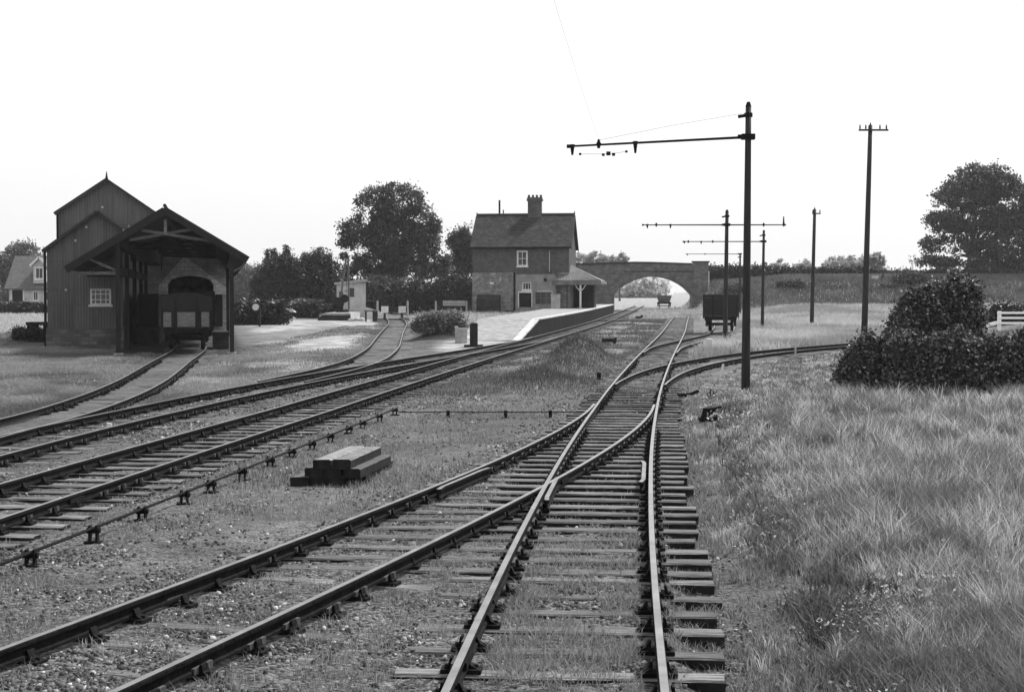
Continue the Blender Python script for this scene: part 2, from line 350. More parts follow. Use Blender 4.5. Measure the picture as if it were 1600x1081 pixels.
def np_mesh(name, V, Fa, m, parent=None, shade=None, cover=None, smooth=False):
    me = bpy.data.meshes.new(name); V = np.ascontiguousarray(V, np.float32); Fa = np.ascontiguousarray(Fa, np.int32); k = Fa.shape[1]
    me.vertices.add(len(V)); me.vertices.foreach_set('co', V.ravel())
    me.loops.add(Fa.size); me.loops.foreach_set('vertex_index', Fa.ravel())
    me.polygons.add(len(Fa)); me.polygons.foreach_set('loop_start', np.arange(0, Fa.size, k, dtype=np.int32))
    try: me.polygons.foreach_set('loop_total', np.full(len(Fa), k, np.int32))
    except Exception: pass
    me.update(calc_edges=True)
    if smooth: me.polygons.foreach_set('use_smooth', np.ones(len(Fa), bool))
    if shade is not None:
        a = me.attributes.new('shade', 'FLOAT', 'POINT'); a.data.foreach_set('value', np.ascontiguousarray(shade, np.float32))
    if cover is not None:
        a = me.attributes.new('cover', 'FLOAT_COLOR', 'POINT'); a.data.foreach_set('color', np.ascontiguousarray(cover, np.float32).ravel())
    me.materials.append(M[m])
    return link(bpy.data.objects.new(name, me), parent)

# ------------------------------------------------------------------ ground sheet
def build_ground():
    ys = [-20.0]
    while ys[-1] < 2200: ys.append(ys[-1] + .0085 * (ys[-1] + 25))
    ys = np.array(ys)
    us = np.sinh(np.linspace(-2.6, 2.6, 420)) / math.sinh(2.6) * 1.15
    Y, U = np.meshgrid(ys, us, indexing='ij'); X = U * (Y + 25)
    Z = zg(X, Y)
    n, m = Y.shape
    idx = np.arange(n * m).reshape(n, m)
    Fa = np.stack([idx[:-1, :-1], idx[:-1, 1:], idx[1:, 1:], idx[1:, :-1]], -1).reshape(-1, 4)
    g, d, b = cover_at(X, Y)
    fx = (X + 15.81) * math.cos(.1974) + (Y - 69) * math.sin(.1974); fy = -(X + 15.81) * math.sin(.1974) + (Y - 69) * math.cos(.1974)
    ash_shade = sstep(-3.2, -2.6, fx) * sstep(3.4, 2.8, fx) * sstep(-1.2, .4, fy + (fbm(X, Y, 8, 3) - .5) * 2) * sstep(50, 48, fy)  # canopy shade painted into the ground as a near-black tint
    for k, q in (('T3', .85), ('T4', .75), ('T5', .35)): ash_shade = np.maximum(ash_shade, q * sstep(1.5, .9, track_d(X, Y, (k,))) * sstep(.3, .6, fbm(X * .9, Y * .5, 66, 3)))  # darker bed between the rails of the left-hand tracks
    cov = np.stack([g, d, b, ash_shade], -1).reshape(-1, 4)
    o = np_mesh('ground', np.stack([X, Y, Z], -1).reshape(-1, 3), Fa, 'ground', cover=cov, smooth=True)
    tag(o, 'rough station yard ground of cinders, ballast, weeds and pale earth', 'ground', kind='structure')
def track_d(X, Y, names=None):
    dm = np.full(np.shape(X), 99.)
    for k, (ln, a, b) in TRACKS.items():
        if names and k not in names: continue
        d = np.abs(X - ln(Y)) / np.sqrt(1 + ln.slope(Y) ** 2)
        dm = np.minimum(dm, np.where((Y > a - 1) & (Y < b + 1), d, 99.))
    return dm
def cover_at(X, Y):
    """grass, pale trodden earth, ballast"""
    X = np.asarray(X, float); Y = np.asarray(Y, float)
    d = track_d(X, Y)
    w = (fbm(X * .5, Y * .5, 41, 4) - .5) * 1.6
    dx1 = X - T1(Y)
    right = sstep(1.5, 2.6, dx1 + w * .6)
    left = sstep(-1.6, -2.6, X - np.minimum(T5(Y), T4(Y)) + w)
    left = np.where(Y < 75, left, 0)
    grass = np.maximum(right, left)
    grass = np.maximum(grass, sstep(75, 95, Y) * sstep(1.8, 3, d))
    grass = np.maximum(grass, .75 * sstep(.45, .62, fbm(X * .6, Y * .6, 55, 4)) * sstep(1.2, 1.9, d))
    ball = sstep(2.3, 1.2, d + w * .5) * .85 + .35 * sstep(.5, .62, fbm(X * .35, Y * .25, 77, 3)) * (1 - right)
    ball = np.where(dx1 > 1.6, ball * .4, ball)
    dd = track_d(X, Y, ('T5', 'T8', 'T6', 'T7'))
    ball = np.where(dd < 1.6, ball * .35, ball); grass = np.maximum(grass, .8 * (dd < 1.3))
    # cinder strip along the platform line is coarser
    ball = np.maximum(ball, sstep(3.4, 2.2, np.abs(X - T3(Y) - .6)) * .8 * sstep(60, 40, Y))
    # pale yard between the goods shed road and the buffer siding
    axs = -13.1 - .2 * (Y - 69)
    yard = sstep(.5, 2.5, X - axs + w) * sstep(1.0, 2.6, T8(Y) - X + w) * sstep(62, 76, Y + w * 5) * sstep(150, 142, Y)
    st = fbm(X * .22, Y * .06, 91, 4)
    yard = yard * np.clip(.25 + .75 * sstep(.42, .56, st) + .5 * sstep(118, 128, Y), 0, 1)
    # beside the platform ramp, and by the buffer siding
    ramp = sstep(-4.6, -3.2, X) * sstep(1.2, .2, X - T3(Y) + 1.6) * sstep(70, 76, Y + w * 2) * sstep(112, 106, Y) * .9
    ramp = np.where(X > T4(Y) - 1.2, 0, ramp)
    fr = .45 * sstep(.5, .6, fbm(X * .5, Y * .2, 19, 4)) * sstep(36, 48, Y) * sstep(1.0, 2, T8(Y) - X + 2) * sstep(-26, -20, X) * sstep(72, 60, Y)
    fr = np.where(X > T4(Y) - 1.3, 0, fr)
    mid = .35 * sstep(.5, .64, fbm(X * .9, Y * .35, 119, 4)) * sstep(1.5, 2.2, X - T3(Y)) * sstep(1.4, 2.2, T1(Y) - X) * sstep(48, 62, Y) * sstep(190, 150, Y)
    far = .3 * sstep(88, 120, Y) * sstep(1.2, 2.4, X - T3(Y)) * sstep(6, -2, X - T1(Y) + w * 3)
    dirt = np.maximum.reduce([yard, ramp, fr, mid, far])
    dirt = dirt * sstep(.7, 1.3, d)
    dirt = np.where(Y > 215, .6 * sstep(70, 40, np.abs(X - 20 - (Y - 208) * .11)), dirt)
    return np.clip(grass, 0, 1), np.clip(dirt, 0, 1), np.clip(ball, 0, 1) * (1 - .0 * dirt)
build_ground()

# ------------------------------------------------------------------ railway track
def rail_profile():
    # bullhead rail, x across, z below the running surface; first two points are the running surface
    return [(-.030, 0), (.030, 0), (.036, -.012), (.034, -.040), (.010, -.055), (.010, -.112), (.032, -.122), (.032, -.146), (-.032, -.146), (-.032, -.122), (-.010, -.112), (-.010, -.055), (-.034, -.040), (-.036, -.012)]
def rail_mesh(ln, off, ys, origin, dz=0):
    prof = rail_profile(); n = len(prof); mb = MB()
    ys = np.asarray(ys); sl = ln.slope(ys); nx = 1 / np.sqrt(1 + sl ** 2); ny = -sl * nx
    xs = ln(ys) + off * nx; yy = ys + off * ny; zz = zr(ys) + dz
    vs = []
    for x, y, z, a, b in zip(xs, yy, zz, nx, ny):
        for px, pz in prof: vs.append((x + a * px - origin[0], y + b * px - origin[1], z + pz - origin[2]))
    fs = []; mi = []
    for i in range(len(ys) - 1):
        for j in range(n):
            fs.append([i*n + j, i*n + (j+1) % n, (i+1)*n + (j+1) % n, (i+1)*n + j]); mi.append(1 if j == 0 else 0)
    fs.append(list(range(n))); mi.append(0); fs.append([(len(ys)-1)*n + j for j in range(n)][::-1]); mi.append(0)
    mb.v = vs; mb.f = fs; mb.mi = mi
    return mb
def sleeper_mesh(L, seed, w=.25):
    rr = random.Random(seed); mb = MB(); n = 6; t = .15; vs = []
    for i in range(n + 1):
        x = -L / 2 + L * i / n; e = rr.uniform(-.012, .012) if 0 < i < n else rr.uniform(-.02, .02)
        for (y, z) in ((-w/2, -t), (-w/2 - e * .3, -.018), (-w/2 + .02, 0), (w/2 - .02, rr.uniform(-.01, 0)), (w/2 + e * .3, -.018), (w/2, -t)):
            vs.append((x + (rr.uniform(-.015, .015) if i in (0, n) else 0), y, z + rr.uniform(-.004, .004)))
    k = 6; fs = []
    for i in range(n):
        for j in range(k): mb.f.append([i*k + j, i*k + (j+1) % k, (i+1)*k + (j+1) % k, (i+1)*k + j]); mb.mi.append(0 if j in (1, 2, 3) else 1)
    mb.f.append(list(range(k))); mb.mi.append(1); mb.f.append([n*k + j for j in range(k)][::-1]); mb.mi.append(1)
    mb.v = vs
    return mb
def chair_mesh():
    mb = MB()
    mb.box(-.19, .19, -.095, .095, 0, .036)
    mb.prism([(-.16, .036), (-.045, .036), (-.04, .125), (-.062, .128), (-.09, .07)], -.055, .055)
    mb.prism([(.16, .036), (.045, .036), (.085, .128), (.105, .125), (.12, .07)], -.055, .055)
    for sx in (-.14, .14): mb.tube([(sx, 0, .03), (sx, 0, .065)], .022, 6)
    mb.add([(.04,-.13,.055),(.078,-.13,.055),(.078,.2,.05),(.04,.2,.05),(.04,-.13,.105),(.078,-.13,.105),(.078,.2,.112),(.04,.2,.112)],
           [(0,3,2,1),(4,5,6,7),(0,1,5,4),(1,2,6,5),(2,3,7,6),(3,0,4,7)], 1)
    return mb
PROTO = {}
def meshdata(key, mb, mats, smooth=False):
    if key not in PROTO:
        o = mb().build(key, mats); PROTO[key] = o.data; bpy.data.objects.remove(o)
    return PROTO[key]
STOP = -.182   # sleeper top below running surface
def inview(x, y, pad=1.6): return abs(x) < .36 * y + pad
def track(key, label, y0, y1, stock=None, sleepers=(0, 0), timbers=None, top='rail_top', dz=0, chairs_to=62, skip=None, step=.76, seed=1, buried=0.0):
    ln = TRACKS[key][0]; rr = random.Random(seed)
    o = (float(ln(y0)), y0, float(zr(y0)))
    root = thing('railway_track', o, label, 'railway track')
    for off in (-.75, .75):
        ys = [y0]
        while ys[-1] < y1: ys.append(ys[-1] + (.35 if ys[-1] < 40 else .8 if ys[-1] < 100 else 2.0))
        ys = np.array(ys)
        if stock is not None:
            dd = np.abs((ln(ys) + off) - (stock(ys) + off)); ys = ys[dd > .075]
        mb = rail_mesh(ln, off, ys, o, dz)
        yj = y0 + rr.uniform(2, 9)
        while yj < min(y1, 75):     # fishplated joints
            if ys.min() < yj < ys.max():
                s = float(ln.slope(yj)); nx = 1 / math.sqrt(1 + s*s); d = Vector((s*nx, nx, 0)); nn = Vector((nx, -s*nx, 0))
                c = Vector((float(ln(yj)) + off*nx - o[0], yj - off*s*nx - o[1], float(zr(yj)) - o[2] + dz - .083))
                for sd in (-1, 1): mb.bar(c + nn*sd*.026 - d*.23, c + nn*sd*.026 + d*.23, .03, .055)
            yj += 13.7
        mb.build('rail', ['rail_side', top], root)
    ys = []; y = sleepers[0]
    while y < sleepers[1]:
        s = float(ln.slope(y)); ys.append(y); y += step * rr.uniform(.93, 1.07) / math.sqrt(1 + s*s)
    single = 0; rest = MB()
    for y in ys:
        x = float(ln(y)); s = float(ln.slope(y))
        if not inview(x, y): continue
        if skip and skip[0] < y < skip[1]: continue
        ang = -math.atan(s) * (1 if True else 0) + rr.uniform(-.012, .012); z = float(zr(y)) + STOP - (buried + .014) * rr.random() + dz
        if single < 100:
            single += 1; v = rr.randrange(5)
            sl = bpy.data.objects.new('sleeper', meshdata('sleeper_%d' % v, lambda: sleeper_mesh((2.6, 2.52, 2.66, 2.58, 2.72)[v], v, (.25, .24, .26, .25, .23)[v]), ['sleeper', 'sleeper_side']))
            sl.location = (x - o[0] + rr.uniform(-.05, .05), y - o[1], z - o[2]); sl.rotation_euler = (0, 0, ang); link(sl, root)
            if y < chairs_to:
                for off in (-.75, .75):
                    c = bpy.data.objects.new('rail_chair', meshdata('rail_chair', chair_mesh, ['iron', 'key']))
                    c.location = (off, 0, -STOP - .182); c.rotation_euler = (0, 0, math.pi if off < 0 else 0); c.scale = (.82, .85, .94); link(c, sl)
        else:
            b = sleeper_mesh(2.6, rr.randrange(1000)); mt = Matrix.Translation((x - o[0], y - o[1], z - o[2])) @ Matrix.Rotation(ang, 4, 'Z')
            rest.add([mt @ Vector(p) for p in b.v], b.f); rest.mi[-len(b.f):] = b.mi
    if rest.v: tag(rest.build('sleepers', ['sleeper', 'sleeper_side'], root), kind='stuff')
    if timbers:
        other = timbers[2]; y = timbers[0]; k = 0
        while y < timbers[1]:
            x = float(ln(y)); s = float(ln.slope(y)); nx = 1 / math.sqrt(1 + s*s)
            lft = min(float(other(y)) - .75, x - .75) - rr.uniform(.42, .62) ; rgt = x + .75 + rr.uniform(.5, .64)
            L = rgt - lft; cx = (lft + rgt) / 2
            t = link(bpy.data.objects.new('sleeper', sleeper_mesh(L, 200 + k, .28).build('tmp', ['sleeper', 'sleeper_side']).data), root)
            bpy.data.objects.remove(bpy.data.objects['tmp'])
            ang = -math.atan(s) + rr.uniform(-.008, .008)
            t.location = (cx - o[0], y - o[1] - (cx - x) * s, float(zr(y)) + STOP - o[2] - .004); t.rotation_euler = (0, 0, ang)
            rx = sorted([x - .75, x + .75, float(other(y)) - .75, float(other(y)) + .75]); last = -99
            for q in rx:
                if q - last < .3: continue
                last = q
                c = bpy.data.objects.new('rail_chair', meshdata('rail_chair', chair_mesh, ['iron', 'key']))
                c.location = ((q - cx), 0, .003); c.scale = (.82, .85, .94); link(c, t)
            y += .70 * rr.uniform(.92, 1.08); k += 1
    return root, o
t1, o1 = track('T1', 'straight right-hand track with bright rail heads, running from camera to under the bridge', 7.5, 258, sleepers=(8.2, 205), timbers=(15.4, 36.2, T2), skip=(15.2, 36.2), seed=3)
t2, o2 = track('T2', 'curved branch track joining the right-hand track from lower left corner', 6, 36.6, stock=T1, sleepers=(7, 15.0), dz=-.003, seed=4, buried=.02)
t3, o3 = track('T3', 'main running track passing along the front of the station platform', 13, 258, sleepers=(14, 205), seed=5)
t4, o4 = track('T4', 'second track beside the platform track, merging into it before the ramp', 18, 103, stock=T3, sleepers=(19, 70), dz=-.003, top='rail_top', seed=6, buried=.01)
t5, o5 = track('T5', 'curved siding track with dull rails entering the goods shed canopy', 20, 112, stock=T4, sleepers=(36, 110), dz=-.006, top='rail_dull', seed=7, buried=.03)
t8, o8 = track('T8', 'S-bend siding track ending at the white buffer stop', 46, 146, stock=T4, sleepers=(60, 146), dz=-.006, top='rail_dull', seed=8, buried=.03)
t6, o6 = track('T6', 'sharply curved track diverging right behind the nearest mast', 42, 90, stock=T1, sleepers=(52, 90), dz=-.003, top='rail_dull', seed=9, buried=.02)
t7, o7 = track('T7', 'short siding track on which the open wagon by the second mast stands', 66, 134, stock=T1, sleepers=(76, 134), dz=-.005, top='rail_dull', seed=10, buried=.02)
def check_rail(ln, off, ya, yb, root, o, flare=.04):
    ys = np.linspace(ya, yb, 9); l2 = Line([(float(ln(y)) + off + (math.copysign(flare, -off) if i in (0, 8) else 0), y) for i, y in enumerate(ys)])
    rail_mesh(l2, 0, ys, o, -.004).build('check_rail', ['rail_side', 'rail_dull'], root)
check_rail(T1, .75 - .105, 21.4, 24.2, t1, o1)
check_rail(T2, -.75 + .105, 20.6, 23.2, t2, o2)
check_rail(T1, -.75 + .10, 19.5, 22.0, t1, o1, .02)

# ------------------------------------------------------------------ loose track items
def rodding():
    px = [(0,897),(56,880),(142,840),(216,809),(278,782),(329,765),(378,745),(420,727),(455,713),(489,700),(518,688),(545,676),(570,667),(592,656),(614,646)]
    pts = []
    for a, b in px:
        lo = 1.
        x, y = WX(a, 1), 0
        Y = (H + .15) * F / (b - 463); pts.append((WX(a, Y), Y))
    pts = np.array(pts); c = np.polyfit(pts[:, 1], pts[:, 0], 2); pts[:, 0] = np.polyval(c, pts[:, 1])
    root = thing('point_rodding', (pts[0][0], pts[0][1], -.2), 'dark point rod carried on small iron stools beside the main track', 'point rodding')
    o = Vector((pts[0][0], pts[0][1], -.2))
    MB().tube([Vector((x, y, -.045)) - o for x, y in [(np.polyval(c, pts[0][1] - 2), pts[0][1] - 2)] + [tuple(p) for p in pts]], .019, 6).build('rod', 'iron', root)
    for x, y in pts[1:]:
        z = float(zg(x, y)); m = MB(); q = Vector((x, y, 0)) - o
        m.box(q.x - .1, q.x + .1, q.y - .07, q.y + .07, z + .12, z + .22).box(q.x - .055, q.x - .03, q.y - .04, q.y + .04, z + .22, .19).box(q.x + .03, q.x + .055, q.y - .04, q.y + .04, z + .22, .19)
        m.tube([(q.x - .08, q.y, .125), (q.x + .08, q.y, .125)], .035, 8)
        m.build('stool', 'iron', root)
    # cross rod
    y0 = 35.2
    xs = [WX(p, y0) for p in (622, 700, 790, 860, 915)]
    r2 = thing('cross_rod', (xs[0], y0, -.2), 'thin dark rod lying across the weeds towards the turnout blades', 'point rodding')
    MB().tube([(x - xs[0], .03 * math.sin(i), .13) for i, x in enumerate(xs)], .013, 6).build('rod', 'iron', r2)
    for x in xs[1:-1]: MB().box(x - xs[0] - .04, x - xs[0] + .04, -.06, .06, -.02, .17).build('stool', 'iron', r2)
rodding()
def timber_stack():
    # old sleepers stacked beside the rodding, parallel with the tracks
    ang = -math.atan(.148); ox, oy = WX(518, 22.6), 22.6
    z0 = float(zg(ox, oy)) - .02
    lay = [(0, -.5, 'bottom left'), (0, -.24, ''), (0, .04, ''), (0, .28, ''), (1, -.28, ''), (1, .01, ''), (1, .31, ''), (2, -.15, ''), (2, .15, '')]
    labels = ['old timber sticking out at the bottom left of the stacked sleepers', 'bottom layer timber second from left in the sleeper stack', 'bottom layer timber under the middle of the sleeper stack',
              'long bottom board lying out on the right of the sleeper stack', 'middle layer timber on left side of the sleeper stack', 'middle layer timber hidden in centre of the sleeper stack',
              'middle layer timber forming the right step of the sleeper stack', 'pale weathered top timber on left of the sleeper stack', 'pale weathered top timber on right of the sleeper stack']
    for i, (k, dx, _) in enumerate(lay):
        L = 2.05 if i not in (3, 0) else 2.15
        b = sleeper_mesh(L, 900 + i, .28); mt = Matrix.Rotation(math.pi / 2, 4, 'Z')
        m = MB().add([mt @ Vector(p) for p in b.v], b.f); m.mi = list(b.mi)
        o = m.build('stacked_sleeper', ['timber_grey' if k == 2 else 'sleeper', 'sleeper_side'])
        d = Vector((math.sin(-ang), math.cos(ang), 0)); r = Vector((d.y, -d.x, 0))
        p = Vector((ox, oy, z0 + .15 + .135 * k)) + d * (L / 2 + (.35 if i == 3 else 0 if i else -.05)) + r * dx
        o.location = p; o.rotation_euler = (0, random.uniform(-.01, .01), ang + (.03 if i == 3 else random.uniform(-.015, .015)))
        tag(o, labels[i], 'timber', 'old sleepers stacked by the track')
timber_stack()
def small_items():
    # point lever box right of the turnout
    x, y = WX(1109, 34), 34.0; z = float(zg(x, y))
    r = thing('point_lever', (x, y, z), 'dark low point lever box in grass right of the turnout', 'point lever', -.1)
    MB().box(-.24, .24, -.2, .2, 0, .07).prism([(-.2, .07), (.2, .07), (.14, .3), (-.14, .3)], -.14, .14).build('box', 'iron', r)
    MB().bar((-.22, -.18, .05), (.24, -.3, .12), .06).tube([(.0, -.05, .28), (.28, -.05, .33)], .025, 6).build('lever', 'iron', r)
    x, y = gp(1075, 607); r = tag(MB().bar((-.3, -.1, .02), (.05, 0, .05), .1).bar((.05, 0, .05), (.32, .2, .14), .08).build('bent_iron_scrap', 'iron'), 'bent dark iron scrap in grass right of the diverging track blades', 'scrap')
    r.location = (x, y, float(zg(x, y)))
    # white ground lever by the wagon siding
    x, y = gp(1112, 549); z = float(zg(x, y))
    r = thing('ground_lever', (x, y, z), 'small white painted ground lever beside the wagon siding', 'point lever')
    MB().box(-.22, .22, -.25, .25, 0, .2).box(.0, .2, -.2, .2, .2, .32).build('base', 'iron', r)
    MB().tube([(-.05, 0, .2), (-.08, 0, .42)], .05, 8).tube([(-.08, 0, .42), (-.1, 0, .78)], [.13, .17], 10).build('weight', 'white', r)
    # pale stakes
    for (px, py, h, lean, lab) in ((1126, 579, .42, .09, 'short white leaning stake beside curved track left of nearest mast'), (1243, 549, .75, 0, 'thin pale stake at curved track between the two telegraph poles'), (936, 585, .22, 0, None)):
        x, y = gp(px, py); z = float(zg(x, y))
        if lab:
            o = tag(MB().bar((0, 0, -.1), (lean, 0, h), .075).bar((lean, 0, h), (lean * 1.1, 0, h + .03), .05).build('marker_stake', 'white' if lean else 'post_pale'), lab, 'stake')
        else:
            o = tag(MB().tube([(0, 0, -.1), (0, 0, .2)], .07, 8).tube([(0, 0, .2), (0, 0, .26)], [.1, .06], 8).build('stump_post', 'iron'), 'tiny dark stub post alone between main and right-hand tracks', 'post')
        o.location = (x, y, z)
    x, y = gp(1197, 543); o = tag(MB().tube([(0, 0, 0), (0, 0, .15)], [.05, .06], 8).tube([(0, 0, .15), (0, 0, .34)], [.13, .1], 10).build('white_marker', 'white'), 'small white knob in grass behind the curved track', 'marker'); o.location = (x, y, float(zg(x, y)))
    # dark timber on blocks by the platform track
    x, y = gp(952, 531); z = float(zg(x, y)); r = thing('timber_baulk', (x, y, z), 'dark timber baulk lying between platform track and right-hand track', 'timber')
    MB().box(-.42, .4, -.15, .15, .1, .3).build('baulk', 'dark', r); MB().box(-.36, -.2, -.2, .2, -.05, .1).box(.22, .36, -.2, .2, -.05, .1).box(.3, .42, -.1, .1, .3, .36).build('block', 'dark', r)
    # white pegs by the left tracks
    x, y = gp(168, 661); o = tag(MB().bar((0, 0, 0), (.03, 0, .2), .1, .05).bar((-.04, 0, 0), (.0, .05, .1), .06).build('white_marker', 'white'), 'small white chipped marker between rails of the second track at left', 'marker'); o.location = (x, y, float(zr(y)) - .2)
    # barrow crossing boards
    y = 140.; xa, xb = float(T3(y)) - .6, float(T1(y)) - 1.5; z = float(zr(y))
    r = thing('foot_crossing', (xa, y, z), 'flat boarded foot crossing from platform end across the tracks', 'crossing')
    m = MB()
    for k in range(5): m.box(0.1, xb - xa, -1 + k * .42, -.62 + k * .42, -.17, -.03 - .01 * (k % 2))
    m.build('boards', 'sleeper', r)
    x, y = WX(998, 152), 152.0; o = tag(MB().box(-.35, .3, -.15, .15, 0, .2).box(.2, .42, -.12, .12, .1, .34).build('ground_signal_box', 'iron'), 'low dark iron box beside the platform track near the bridge', 'track equipment'); o.location = (x, y, float(zr(y)) - .15)
small_items()

# ------------------------------------------------------------------ overhead masts and telegraph poles
def mast(px_b, py_b, px_t, py_t, Y, arm_py, left, right, label, lefthang=(), righthang=(), rad=(.135, .085), tip_drop=0., clamp=True, topcap=True):
    xb, zb = W(px_b, py_b, Y); xt, zt = W(px_t, py_t, Y); za = WZ(arm_py, Y)
    zb = float(zg(xb, Y))
    r = thing('overhead_mast', (xb, Y, zb), label, 'overhead mast')
    n = 7; ptz = np.linspace(-.3, zt - zb, n)
    MB().tube([((xt - xb) * z / (zt - zb), 0, z) for z in ptz], np.linspace(rad[0], rad[1], n), 10).build('pole', 'pole', r, smooth=True)
    if topcap: MB().tube([(xt - xb, 0, zt - zb - .02), (xt - xb, 0, zt - zb + .12)], [rad[1] * 1.1, rad[1] * .55], 8).tube([(xt - xb, 0, zt - zb - .32), (xt - xb, 0, zt - zb - .2)], rad[1] * 1.45, 8).bar((xt - xb - .05, 0, zt - zb - .27), (xt - xb - .3, 0, zt - zb - .31), .09).build('top_cap', 'iron', r)
    hz = za - zb; xm = (xt - xb) * hz / (zt - zb)
    for side, xp, hang in ((-1, left, lefthang), (1, right, righthang)):
        if xp is None: continue
        xe = WX(xp, Y) - xb
        e = Vector((xe, 0.5 * (-side) * .12, hz - tip_drop))
        m = MB().tube([(xm, 0, hz), e], [.04, .03], 8)
        m.build('bracket_arm', 'iron', r)
        MB().tube([e + Vector((-.02 * side, 0, 0)), e + Vector((.09 * side, 0, 0))], .055, 8).build('arm_end', 'iron', r)
        for (hp, up, dn) in hang:
            hx = WX(hp, Y) - xb; t = (hx - xm) / (xe - xm); q = Vector((xm, 0, hz)).lerp(e, t)
            if dn > 0: MB().tube([q + Vector((0, 0, .05)), q + Vector((0, 0, -dn * .45)), q + Vector((0, 0, -dn))], [.075, .05, .03], 8).build('hanger', 'iron', r)
            if up > 0: MB().tube([q + Vector((0, 0, -.1)), q + Vector((0, 0, .05)), q + Vector((0, 0, up))], [.045, .06, .03], 8).build('insulator', 'iron', r)
    if clamp: MB().box(xm - .19, xm + .19, -.13, .13, hz - .07, hz + .09).box(xm - .3, xm - .15, -.06, .06, hz - .05, hz + .07).build('clamp', 'iron', r)
    return r, Vector((xb, Y, zb)), xm, hz, xt - xb, zt - zb
m1, b1, xm, hz, tx, tz = mast(1165, 605, 1169.5, 166, 43.1, 214.5, 890, None, 'tall nearest dark mast with long bracket arm reaching left over the track', [(894, 0, .26), (935, .16, .1), (992, 0, .3)], tip_drop=.26)
y = 43.1
q = Vector((WX(950, y), y, WZ(241, y))) - b1
MB().tube([Vector((WX(906, y), y, WZ(241, y))) - b1, q, Vector((WX(978, y), y, WZ(237, y))) - b1], .008, 5).build('span_wire', 'wire', m1)
for a, b, s in ((906, 241, .035), (942, 242, .04), (950, 240, .06), (958, 241.5, .045), (978, 237, .035)):
    c = Vector((WX(a, y), y, WZ(b, y))) - b1; MB().tube([c - Vector((s, 0, 0)), c + Vector((s, 0, 0))], s, 8).build('wire_clip', 'iron', m1)
MB().tube([(tx - .1, 0, tz - .2), Vector((WX(1050, y), y, WZ(196, y))) - b1, Vector((WX(936, y), y, WZ(219, y))) - b1], .007, 5).build('stay_wire', 'wire', m1)
MB().tube([Vector((WX(894, y), y, WZ(232, y))) - b1 + Vector((0, 0, -.15)), Vector((WX(894, y), y, WZ(239, y))) - b1], .02, 6).build('hanger', 'iron', m1)
mast(1133, 527, 1136, 331, 87.6, 351.5, 1005, 1224, 'second mast, standing in front of the open wagon, with arms both ways', [(1011, 0, .2), (1025, .12, .1), (1047, 0, .2)], [(1192, .12, .06), (1223, .5, .1)], rad=(.15, .1))
mast(1191, 512, 1193.5, 362, 109, 377.5, 1068, None, 'third mast, grey slim pole right of the nearest mast', [(1069, 0, .15), (1075, .1, .05), (1095, 0, .18), (1113, .1, .1)], rad=(.13, .09))
mast(1156, 489, 1156.5, 398, 169, 397, 1072, None, 'farthest small mast showing just left of the nearest pole', [(1074, 0, .2), (1101, .1, .1)], rad=(.14, .1))
# bracket of the third mast top (telegraph arm)
def telegraph(px_b, py_b, px_t, py_t, Y, cross, label, ins, rad):
    xb = WX(px_b, Y); zb = float(zg(xb, Y)); xt, zt = W(px_t, py_t, Y)
    r = thing('telegraph_pole', (xb, Y, zb), label, 'telegraph pole')
    hh = zt - zb
    MB().tube([((xt - xb) * z / hh, 0, z) for z in np.linspace(-.3, hh, 6)], np.linspace(rad[0], rad[1], 6), 10).build('pole', 'pole', r, smooth=True)
    MB().tube([(xt - xb, 0, hh), (xt - xb, 0, hh + .16)], [rad[1] * .5, .02], 6).build('finial', 'iron', r)
    if cross:
        zc = WZ(cross[2], Y) - zb; xa, xe = WX(cross[0], Y) - xb, WX(cross[1], Y) - xb
        MB().box(xa, xe, -rad[1] - .09, -rad[1], zc - .05, zc + .05).build('crossarm', 'timber', r)
        for p in ins:
            x = WX(p, Y) - xb
            MB().tube([(x, -rad[1] - .045, zc + .03), (x, -rad[1] - .045, zc + .12), (x, -rad[1] - .045, zc + .3)], [.02, .055, .035], 8).build('insulator', 'glass', r)
    return r
telegraph(1350, 531, 1360, 196, 84, (1338, 1384, 204), 'tall telegraph pole with one crossarm of insulators right of masts', (1340, 1349, 1371, 1381), (.19, .12))
telegraph(1268, 509, 1273, 327, 117, (1267, 1280, 334), 'shorter dark telegraph pole with stub crossarm in the far field', (1268, 1279), (.17, .12))
def guy_post():
    Y = 206.; xa, za = W(1366, 466, Y); xb, zb = W(1380, 428, Y)
    z0 = float(zg(xa, Y)); o = thing('leaning_prop', (xa, Y, z0), 'leaning dark prop post with pale board on the far embankment', 'post')
    MB().tube([(0, 0, za - z0 - 1.5), (xb - xa, 0, zb - z0)], [.13, .11], 8).build('post', 'timber', o)
    x, z = W(1369, 434, Y); MB().box(x - xa - .6, x - xa + .35, -.03, .03, z - z0 - .3, z - z0 + .3).build('board', 'cream', o)
guy_post()
# contact wires over the right-hand track
def wires():
    A = Vector((WX(936, 43.4), 43.4, WZ(220, 43.4)))
    bx = lambda px, Y, py: Vector((WX(px, Y), Y, WZ(py, Y)))
    def wire(pts, r, label):
        o0 = pts[0]; P = []
        for a, b in zip(pts[:-1], pts[1:]):
            n = 10
            for i in range(n): t = i / n; q = a.lerp(b, t); q.z -= .02 * (b - a).length * t * (1 - t) * .6; P.append(q - o0)
        P.append(pts[-1] - o0)
        o = tag(MB().tube(P, r, 5).build('overhead_wire', 'wire'), label, 'overhead wire'); o.location = o0
    wire([Vector((WX(700, 9), 9, 7.3)), bx(865, 22, 0), A], .003, 'thin grey overhead wire rising from bracket arm to top of picture')
wires()

